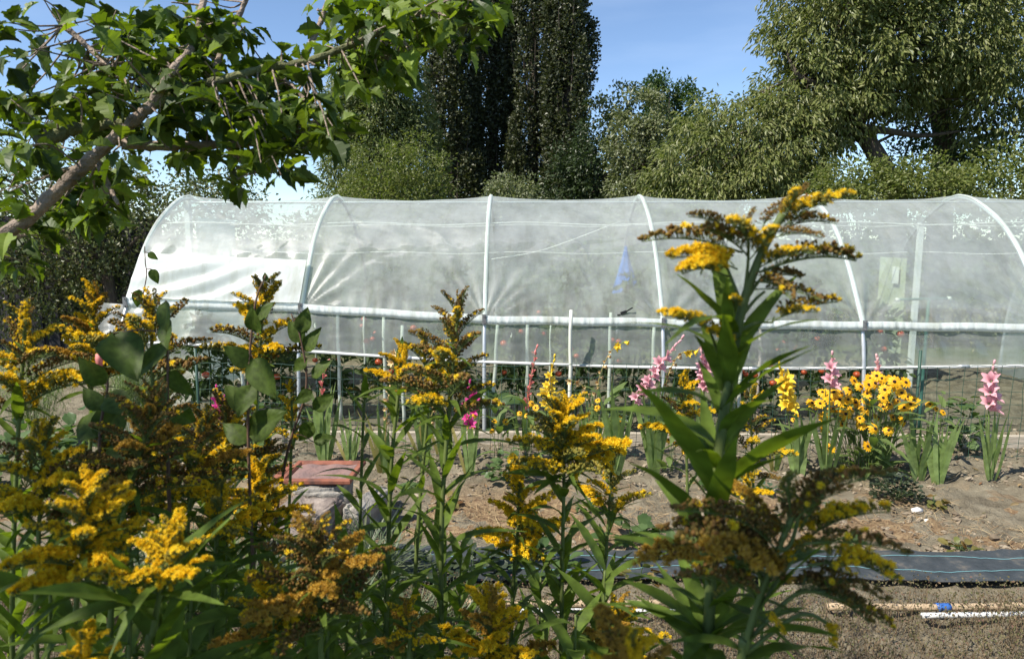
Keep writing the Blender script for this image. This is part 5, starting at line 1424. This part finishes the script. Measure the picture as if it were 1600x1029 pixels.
# green T stand at the right
g = at(1441, 600, 6.0); g[2] = 0; t_ = at(1441, 467, 6.0)
MTG = solid("green_paint", (.06, .16, .13), (.04, .11, .09), rough=.5)
r_ = root("support_stand", g, "green T shaped support stand inside the tunnel at the right", "stand")
b = MB(); b.tube(np.linspace([g[0], 6.0, -.02], [g[0], 6.0, t_[2]], 6), .014, 8); put("post", b.mesh("post", MTG), r_)
a_, b2 = at(1402, 468, 6.0), at(1483, 466, 6.0); b = MB(); b.tube(np.linspace(a_, b2, 6), .011, 8); put("crossbar", b.mesh("crossbar", MTG), r_)
for q in (a_, b2):
    b = MB(); b.tube([q + [-.015, 0, 0], q + [.015, 0, 0]], .016, 8); put("end_cap", b.mesh("end_cap", MSTAKE), r_)

# ================================================================== low plants on the bed
MLOW = {'green': leafmat("low_green_leaf", [(.05, .09, .025), (.08, .13, .04), (.11, .16, .06)], .3), 'blue': leafmat("blue_green_leaf", [(.05, .085, .05), (.08, .12, .07)], .25), 'dark': leafmat("dark_small_leaf", [(.02, .03, .018), (.035, .05, .025), (.06, .075, .04)], .2), 'red': leafmat("reddish_leaf", [(.14, .05, .02), (.20, .16, .05), (.10, .13, .03)], .3)}
def broad(seed):
    r = np.random.default_rng(seed); t = np.linspace(0, 1, 6); P = np.zeros((6, 7, 3))
    for i, q in enumerate(t):
        hw = .40 * math.sin(math.pi * min(.97, .10 + .82 * q)) ** .8
        for j, s in enumerate(np.linspace(-1, 1, 7)):
            P[i, j] = [q + .06 * abs(s), s * hw * (1 + .12 * math.sin(q * 20 + seed)), .12 * abs(s) * hw - .30 * q * q + .04 * math.sin(s * 7 + q * 9 + seed)]
    return P
def low_plant(px, py, rad, h, n, ls, kind, label, name="low_plant", cat="plant", shape=None):
    g = gnd(px, py); r_ = root(name, g, label, cat, "low plants on the bed"); b = MB(); r = np.random.default_rng(px * 3 + py)
    tv = broad(px).reshape(-1, 3) if shape is None else LQ
    tf = np.array([[i * 7 + j, i * 7 + j + 1, i * 7 + j + 8, i * 7 + j + 7] for i in range(5) for j in range(6)]) if shape is None else LQF
    a = r.uniform(0, 6.283, n); q = np.sqrt(r.uniform(0, 1, n)); z = h * r.uniform(.15, 1, n) * (1.05 - .6 * q)
    P = g + np.column_stack([np.cos(a) * q * rad, np.sin(a) * q * rad * .8, z]); d = np.column_stack([np.cos(a), np.sin(a), r.uniform(-.1, .8, n)]) + r.normal(0, .3, (n, 3))
    b.inst(tv, tf, frames(d, np.array([0, 0, 1.0]) + r.normal(0, .3, (n, 3))), P, ls * r.uniform(.6, 1.2, n))
    put("foliage", b.mesh("foliage", MLOW[kind]), r_)
    b = MB()
    for i in range(min(n, 16)):
        b.tube(catmull([g + [0, 0, -.01], (g + P[i]) / 2 + [0, 0, .01], P[i]], 4), .0022, 4, cap=False)
    put("stem", b.mesh("stem", MLOW['green']), r_)
low_plant(985, 850, .13, .16, 26, .09, 'green', "light green broad leaved plant on the straw, left of the tallest goldenrod")
low_plant(1060, 862, .08, .10, 14, .07, 'green', "small pale green seedling beside the stem of the tallest goldenrod")
low_plant(1000, 905, .09, .10, 22, .06, 'red', "withering reddish plant at the edge of the dark sheet")
low_plant(740, 905, .12, .20, 70, .055, 'dark', "dark green curly plant at the edge of the dark sheet, behind the centre goldenrods")
low_plant(845, 885, .16, .12, 40, .075, 'green', "sprawling green plant at the edge of the dark sheet, left of the bushy goldenrod")
low_plant(670, 900, .10, .12, 30, .06, 'dark', "small dark plant behind the right centre goldenrod stem near the sheet")
low_plant(1400, 782, .15, .20, 420, .028, 'dark', "small dark leaved bush on bare soil below the yellow daisies", shape=1)
low_plant(795, 752, .14, .26, 90, .05, 'green', "leafy green flower plant behind the yellow goldenrod in the centre")
low_plant(1125, 765, .12, .18, 60, .05, 'green', "leafy plant behind the stem of the tallest goldenrod")
low_plant(765, 668, .18, .42, 26, .15, 'green', "squash with big pale leaves beside the middle hoop leg")
low_plant(985, 668, .20, .35, 60, .07, 'blue', "blue green cabbage like plant at the fence under the leaning faded spike")
low_plant(440, 668, .22, .35, 70, .07, 'green', "leafy vegetable plant inside the first bay near the fence")
low_plant(650, 655, .22, .30, 70, .07, 'blue', "blue green leafy vegetable inside the second bay")
low_plant(1180, 665, .20, .30, 60, .07, 'dark', "dark leafy vegetable inside the fourth bay")
low_plant(1500, 700, .20, .45, 80, .08, 'green', "leafy vegetable by the fence at the right edge")

low_plant(140, 735, .26, .5, 90, .10, 'green', "lush leafy vegetable at the left edge in front of the fern")
low_plant(255, 722, .24, .42, 90, .09, 'green', "lush leafy vegetable below the wispy fern at the left")
low_plant(330, 700, .24, .45, 90, .08, 'dark', "dark leafy vegetable before the left end of the roll bar")
low_plant(40, 760, .28, .5, 90, .10, 'green', "lush leafy vegetable at the outermost left")
low_plant(395, 745, .18, .3, 60, .07, 'green', "leafy plant left of the terracotta tile")
for q, (px, py, lab) in enumerate(((640, 765, "tiny green weed on bare earth left of the centre stems"), (700, 790, "small green weed on the straw behind the centre stem"), (1290, 800, "small weed on bare earth left of the dark bush"), (1330, 850, "small weed near the dark sheet at the right"), (1460, 790, "small weed right of the white pebbles"), (1200, 770, "small weed on bare earth right of the tallest stem"), (920, 800, "small weed on the straw right of the bushy yellow goldenrod"), (1500, 860, "small weed at the sheet's far right"))):
    low_plant(px, py, .05 + .015 * (q % 3), .07, 16, .045, ('green', 'red', 'blue')[q % 3], lab, "weed", "weed")

# wispy pale green fern like plant at the left
def wispy(px, py, rad, h, n, label):
    g = gnd(px, py); r_ = root("asparagus_fern", g, label, "plant"); b = MB(); r = np.random.default_rng(8)
    for i in range(26):
        a = r.uniform(0, 6.283); q = r.uniform(.2, 1) * rad; e = g + [math.cos(a) * q, math.sin(a) * q, h * r.uniform(.6, 1.05)]
        c = catmull([g + [math.cos(a) * q * .2, math.sin(a) * q * .2, 0], (g + e) / 2 + [0, 0, .12], e], 8); b.tube(c, .002, 4, cap=False)
        k = n // 26; j = r.integers(len(c) // 4, len(c), k); p = c[j] + r.normal(0, .05, (k, 3)); d = r.normal(size=(k, 3)) + [0, 0, .4]
        b.inst(np.array([[0, -.035, 0], [0, .035, 0], [1, 0, .1]]), np.array([[0, 1, 2]]), frames(d), p, r.uniform(.03, .08, k))
    put("fronds", b.mesh("fronds", leafmat("fern_thread", [(.16, .21, .08), (.22, .27, .12), (.13, .18, .06)], .3)), r_)
wispy(215, 690, .42, .72, 9000, "wispy pale green asparagus fern at the left in front of the tunnel end")
wispy(60, 700, .42, .70, 6000, "wispy pale green asparagus fern at the far left edge")

# thin blue green grass beside the stones
gb_ = sword(.011, .1, 1)[:, ::2].reshape(-1, 3); gb_[:, 2] -= .28 * gb_[:, 0] ** 2
MBG = leafmat("blue_grass", [(.07, .10, .05), (.11, .14, .075), (.17, .18, .09)], .3)
for q, (px, py, k, hm, lab) in enumerate(((582, 900, 260, 1.0, "tuft of thin blue green grass at the foot of the leaning stone slab"), (540, 985, 220, .9, "tuft of thin grass below the brown goldenrod before the stones"), (625, 1010, 200, .8, "tuft of thin grass beside the orange tinted goldenrod"), (700, 985, 180, .7, "tuft of thin grass at the left end of the dark sheet"), (430, 960, 240, 1.1, "tuft of thin grass left of the stones under the ochre plumes"), (330, 940, 260, 1.2, "tuft of thin grass in the left mass of goldenrods"), (210, 960, 260, 1.2, "tuft of thin grass near the left edge under the yellow goldenrods"))):
    g = gnd(px, py); b = MB(); r = np.random.default_rng(4 + q)
    a = r.uniform(0, 6.283, k); el = r.uniform(.5, 1.35, k); d = np.column_stack([np.cos(a) * np.cos(el), np.sin(a) * np.cos(el), np.sin(el)])
    b.inst(gb_, np.array([[i * 3 + j, i * 3 + j + 1, i * 3 + j + 4, i * 3 + j + 3] for i in range(11) for j in range(2)]), frames(d), np.column_stack([r.normal(0, .06, (k, 2)), np.zeros(k)]), r.uniform(.18, .38, k) * hm)
    o = put("grass_tuft", b.mesh("grass_tuft", MBG)); o.location = Vector(g); tag(o, lab, "grass", "grass tufts on the bed")

# ================================================================== broad leaved saplings at the left
MBRD = leafmat("broad_leaf", [(.04, .065, .010), (.055, .085, .015), (.08, .11, .025)], .35, tcol=(1.7, 1.8, .5), rough=.55, spec=.18, nscale=8)
def ovate(seed, w_=.34):
    t = np.linspace(0, 1, 9); P = np.zeros((9, 7, 3))
    for i, q in enumerate(t):
        hw = w_ * math.sin(math.pi * q ** .75) ** .85 * (1 - .25 * q) + .004
        for j, s in enumerate(np.linspace(-1, 1, 7)):
            P[i, j] = [q, s * hw, .22 * abs(s) * hw - (.15 + .1 * (seed % 3)) * q * q + .02 * math.sin(s * 5 + q * 8 + seed)]
    return P
OV = [MB().grid(ovate(i)).mesh("leaf", MBRD) for i in range(4)]
MTW = solid("red_twig", (.14, .08, .05), (.09, .05, .035), rough=.7)
def sapling(pts, Y, leaves, label, r0=.003, bud=None, name="climbing_shrub"):
    c = stem_curve(pts, Y); r_ = root(name, c[0], label, "shrub"); b = MB(); b.tube(c, np.linspace(r0 * 1.3, r0 * .4, len(c)), 7); put("stem", b.mesh("stem", MTW), r_)
    for x0, y0, x1, y1, dz in leaves:
        a, e = at(x0, y0, Y), at(x1, y1, Y + dz); d = e - a; k = c[np.argmin(np.linalg.norm(c - a, axis=1))]
        b = MB(); b.tube([k, (k + a) / 2 + [0, 0, .004], a], .0009, 4); put("petiole", b.mesh("petiole", MTW), r_)
        put("leaf", random.choice(OV), r_, xf(d, (random.uniform(-.5, .5), -.9, random.uniform(.2, .9)), a, np.linalg.norm(d)))
    if bud:
        p = at(*bud, Y); put("bud", BUDS['coral'], r_, xf((0, 0, 1), (1, 0, 0), p - np.array([0, 0, .012]), .026))
    return r_
random.seed(41)
sapling([(165, 900), (155, 700), (168, 600), (158, 570)], .95, [(160, 640, 128, 605, .0), (165, 620, 205, 640, -.03), (160, 680, 112, 640, .03), (160, 690, 190, 610, .02), (165, 600, 120, 560, -.02), (160, 740, 110, 700, .0), (165, 720, 215, 690, .0), ], "broad leaved shrub stem with a pink bud at the left edge", bud=(155, 566))
sapling([(270, 900), (262, 700), (262, 560), (258, 478)], .9, [(262, 540, 205, 585, -.02), (176, 520, 212, 585, -.05), (262, 500, 252, 540, -.03), (262, 600, 240, 650, 0), (262, 580, 300, 620, 0), (260, 470, 250, 520, -.02), (265, 640, 310, 660, .03)], "broad leaved shrub stem with large dark leaves before the tunnel end")
sapling([(400, 980), (390, 760), (388, 600), (398, 480), (415, 430)], 1.05, [(400, 520, 390, 480, -.02), (402, 500, 425, 470, 0), (392, 570, 350, 540, -.02), (395, 560, 425, 620, -.03), (390, 640, 350, 600, 0), (415, 440, 414, 425, 0), (388, 690, 345, 660, 0), (390, 680, 440, 640, -.02), (392, 730, 350, 740, 0), (392, 600, 370, 650, -.03)], "broad leaved shrub stem before the white doubled film")
sapling([(425, 900), (446, 720), (478, 610), (470, 530), (455, 490)], 1.25, [(472, 535, 450, 500, 0), (478, 550, 495, 510, 0), (480, 560, 455, 580, 0), (488, 590, 515, 560, 0), (488, 610, 460, 630, -.02), (490, 640, 520, 615, 0), (490, 660, 465, 690, 0), (470, 520, 480, 480, 0), (490, 690, 520, 680, .0), (460, 500, 480, 520, 0)], "thin bent climbing stem with small leaves left of the coral gladiolus")
# thin climbing tendril against the film's left end
random.seed(43)
r_ = None
c = catmull([at(228, 700, 4.6), at(226, 560, 4.6), at(226, 475, 4.6), at(224, 460, 4.6), at(229, 430, 4.6), at(227, 410, 4.6), at(226, 385, 4.6)], 6); g = c[0].copy(); g[2] = 0
r_ = root("bindweed_tendril", g, "thin leafless tendril with three small hanging leaves before the film's left end", "vine"); b = MB(); b.tube(np.vstack([[g], c]), .0035, 5); put("stem", b.mesh("stem", MTW), r_)
for x0, y0, x1, y1 in ((231, 395, 245, 404), (236, 420, 246, 441), (217, 452, 214, 478)):
    a, e = at(x0, y0, 4.6), at(x1, y1, 4.6); k = c[np.argmin(np.linalg.norm(c - a, axis=1))]; b = MB(); b.tube([k, (k + a) / 2, a], .0025, 4); put("petiole", b.mesh("petiole", MTW), r_); put("leaf", OV[0], r_, xf(e - a, (.4, -1, .2), a, np.linalg.norm(e - a) * 1.1))

# ================================================================== overhanging shrub tree at the upper left
MHL = leafmat("hibiscus_leaf", [(.035, .06, .010), (.06, .10, .015), (.10, .15, .024), (.19, .26, .04)], .36, tcol=(1.9, 1.9, .35), rough=.45, spec=.3, nscale=5)  # brightest tone paints a sunlit look onto some leaves at random
MHB = solid("pale_bark", (.36, .28, .22), (.17, .13, .10), scale=30, rough=.95, bump=1.0, bscale=60)
MHM = solid("mossy_bark", (.17, .18, .07), (.10, .10, .05), scale=25, rough=.95, bump=.8, bscale=70)
def lobed(seed):
    """Three-lobed toothed leaf, folded along its midrib."""
    r = np.random.default_rng(seed)
    half_ = [(0, .02), (.10, .10), (.22, .26), (.36, .30), (.40, .40), (.52, .36), (.50, .24), (.62, .26), (.70, .17), (.82, .17), (.86, .08), (1.0, .0)]
    v, f = [], []
    for x, y in half_: v.append([x, 0, 0])
    for sg in (-1, 1):
        for x, y in half_:
            yy = y * r.uniform(.88, 1.12); v.append([x + r.normal(0, .01), sg * yy, .46 * yy + .03 * math.sin(x * 9 + seed)])
    n = len(half_)
    for s in (0, 1):
        for i in range(n - 1):
            q = [i, i + 1, n * (s + 1) + i + 1, n * (s + 1) + i]; f.append(q if s else q[::-1])
    v = np.array(v); v[:, 2] -= (.22 + .2 * (seed % 3)) * v[:, 0] ** 2
    return v, np.array(f)
HLV = [lobed(i) for i in range(4)]
g = np.array([-2.0, .9, -.02])
ht = root("hibiscus_tree", g, "overhanging tree with lobed leaves and rough pale branches at the upper left", "tree")
brs = [([(-40, 400, 1.15), (50, 335, 1.18), (128, 262, 1.2), (190, 205, 1.2), (240, 160, 1.2), (272, 108, 1.22), (302, 72, 1.24), (318, 0, 1.28), (322, -80, 1.35)], .0125, .005, 0), ([(235, 165, 1.2), (290, 138, 1.22), (350, 125, 1.24), (410, 108, 1.26), (480, 96, 1.28), (560, 66, 1.3), (640, 30, 1.34), (720, -15, 1.4)], .009, .004, 1), ([(60, 225, 1.2), (120, 202, 1.24), (205, 190, 1.22)], .013, .007, 1),
       ([(190, 225, 1.3), (270, 228, 1.34), (350, 226, 1.38), (430, 218, 1.4), (510, 190, 1.44)], .011, .004, 0), ([(470, 98, 1.42), (490, 60, 1.45), (506, 20, 1.5), (520, -40, 1.5)], .007, .004, 0), ([(100, 40, 1.4), (150, 85, 1.4), (200, 130, 1.36), (240, 160, 1.32)], .006, .004, 0), ([(330, 130, 1.36), (350, 70, 1.4), (380, 10, 1.45), (400, -50, 1.45)], .007, .004, 0), ([(560, 66, 1.46), (610, 95, 1.5), (640, 110, 1.5)], .005, .002, 0), ([(430, 110, 1.4), (480, 160, 1.36), (505, 205, 1.36)], .005, .002, 0), ([(350, 226, 1.38), (380, 255, 1.38), (400, 270, 1.38)], .004, .002, 0), ([(150, 250, 1.28), (170, 290, 1.25), (185, 320, 1.22)], .006, .003, 0)]
root_pts = [g, g + [.1, .05, .9], at(-120, 500, 1.13), at(-40, 400, 1.15)]
b = MB(); q = catmull(root_pts, 8); b.tube(q, np.linspace(.045, .022, len(q)), 10); put("trunk", b.mesh("trunk", MHB), ht)
BP = []
for path, ra, rb, k in brs:
    c = catmull([at(*z) for z in path], 9); b = MB(); rr = np.linspace(ra, rb, len(c)) * (1 + .12 * np.sin(np.arange(len(c)) * 1.7)); b.tube(c + rng.normal(0, ra * .07, c.shape), rr, 10)
    put("branch", b.mesh("branch", MHM if k else MHB), ht); BP.append(c)
BPA = np.vstack(BP)
regs = [(165, 55, 60, 45, 9), (250, 60, 55, 60, 13), (150, 130, 50, 50, 9), (320, 30, 50, 40, 9), (230, 130, 60, 45, 10), (330, 120, 60, 45, 12), (375, 30, 20, 25, 2), (400, 160, 60, 50, 12), (300, 185, 70, 45, 13), (400, 225, 70, 30, 11), (370, 262, 40, 25, 6), (160, 225, 50, 40, 8), (160, 295, 55, 40, 9), (130, 320, 40, 30, 5), (480, 130, 55, 45, 11), (500, 195, 50, 48, 12), (450, 200, 45, 35, 8), (560, 80, 55, 40, 11), (545, 20, 55, 35, 9), (620, 60, 55, 45, 11), (650, 15, 60, 30, 11), (700, 40, 50, 35, 9), (735, 10, 40, 30, 6), (610, 105, 40, 22, 5), (60, 120, 70, 100, 14), (50, 260, 60, 70, 9), (60, 30, 60, 50, 6), (560, 130, 30, 30, 4), (430, 265, 30, 20, 3), (270, 240, 40, 20, 4), (300, 60, 40, 50, 7), (285, 150, 40, 30, 5), (250, 200, 40, 30, 6), (200, 190, 30, 25, 5), (280, 100, 25, 30, 4), (70, 320, 50, 40, 7), (20, 370, 50, 50, 8), (340, 130, 40, 20, 4), (440, 105, 40, 20, 4)]
r = np.random.default_rng(77)
lb = MB(); tw = MB()
def rosette(p, n, spread=.022, ls=.042, sun=.5):
    a = np.concatenate([np.arange(n) * 2.4 + r.uniform(0, 6)])
    el = r.uniform(-.9, .9, n)
    d = np.column_stack([np.cos(a) * np.cos(el), np.sin(a) * np.cos(el), np.sin(el)]) + [0, 0, -.1]
    pos = p + nrm(d) * r.uniform(.2, 1, (n, 1)) * spread
    up = np.array([0, 0, 1.0]) + r.normal(0, .55, (n, 3)) + SUN * .3
    for t_ in range(4):
        m_ = r.integers(0, 4, n) == t_
        if m_.any():
            lb.inst(HLV[t_][0], HLV[t_][1], frames(d[m_], up[m_]), pos[m_], ls * r.uniform(.6, 1.25, m_.sum()))
for px, py, rx_, ry_, k in regs:
    for _ in range(int(k * 1.12)):
        a = r.uniform(0, 6.283); q = math.sqrt(r.uniform(0, 1)); dz = r.normal(0, .10)
        p = at(px + math.cos(a) * q * rx_, py + math.sin(a) * q * ry_, 1.36 + 1.25 * dz)
        near_ = BPA[np.argmin(np.linalg.norm(BPA - p, axis=1))]
        tw.tube(catmull([near_, (near_ + p) / 2 + r.normal(0, .008, 3), p], 4), np.linspace(.0020, .0010, 9), 5, cap=False)
        rosette(p, r.integers(5, 10))
# the rest of the crown, above and behind the viewer's left shoulder, that throws the dappled shade
for _ in range(150):
    c0 = [np.array([-.86, -.24, 2.68]), np.array([-1.4, .05, 2.75]), np.array([-2.1, -.1, 3.3])][(0, 0, 0, 1, 2)[r.integers(5)]]
    p = c0 + nrm(r.normal(size=3)) * r.uniform(.2, 1, 1) * np.array([.36, .32, .3])
    if (p[2] - CAM_H) < .34 * p[1] + .25 and p[1] > .2: continue
    rosette(p, 7, .06, .07)
for c0 in ([-1.4, .2, 2.75], [-.86, -.24, 2.68], [-2.1, .1, 3.3]):
    tw.tube(catmull([root_pts[1], (np.array(root_pts[1]) + c0) / 2 + [-.6, -.3, .2], c0], 6), np.linspace(.03, .006, 13), 6)
put("leaves", lb.mesh("leaves", MHL, smooth=False), ht)
put("twigs", tw.mesh("twigs", MHB), ht)
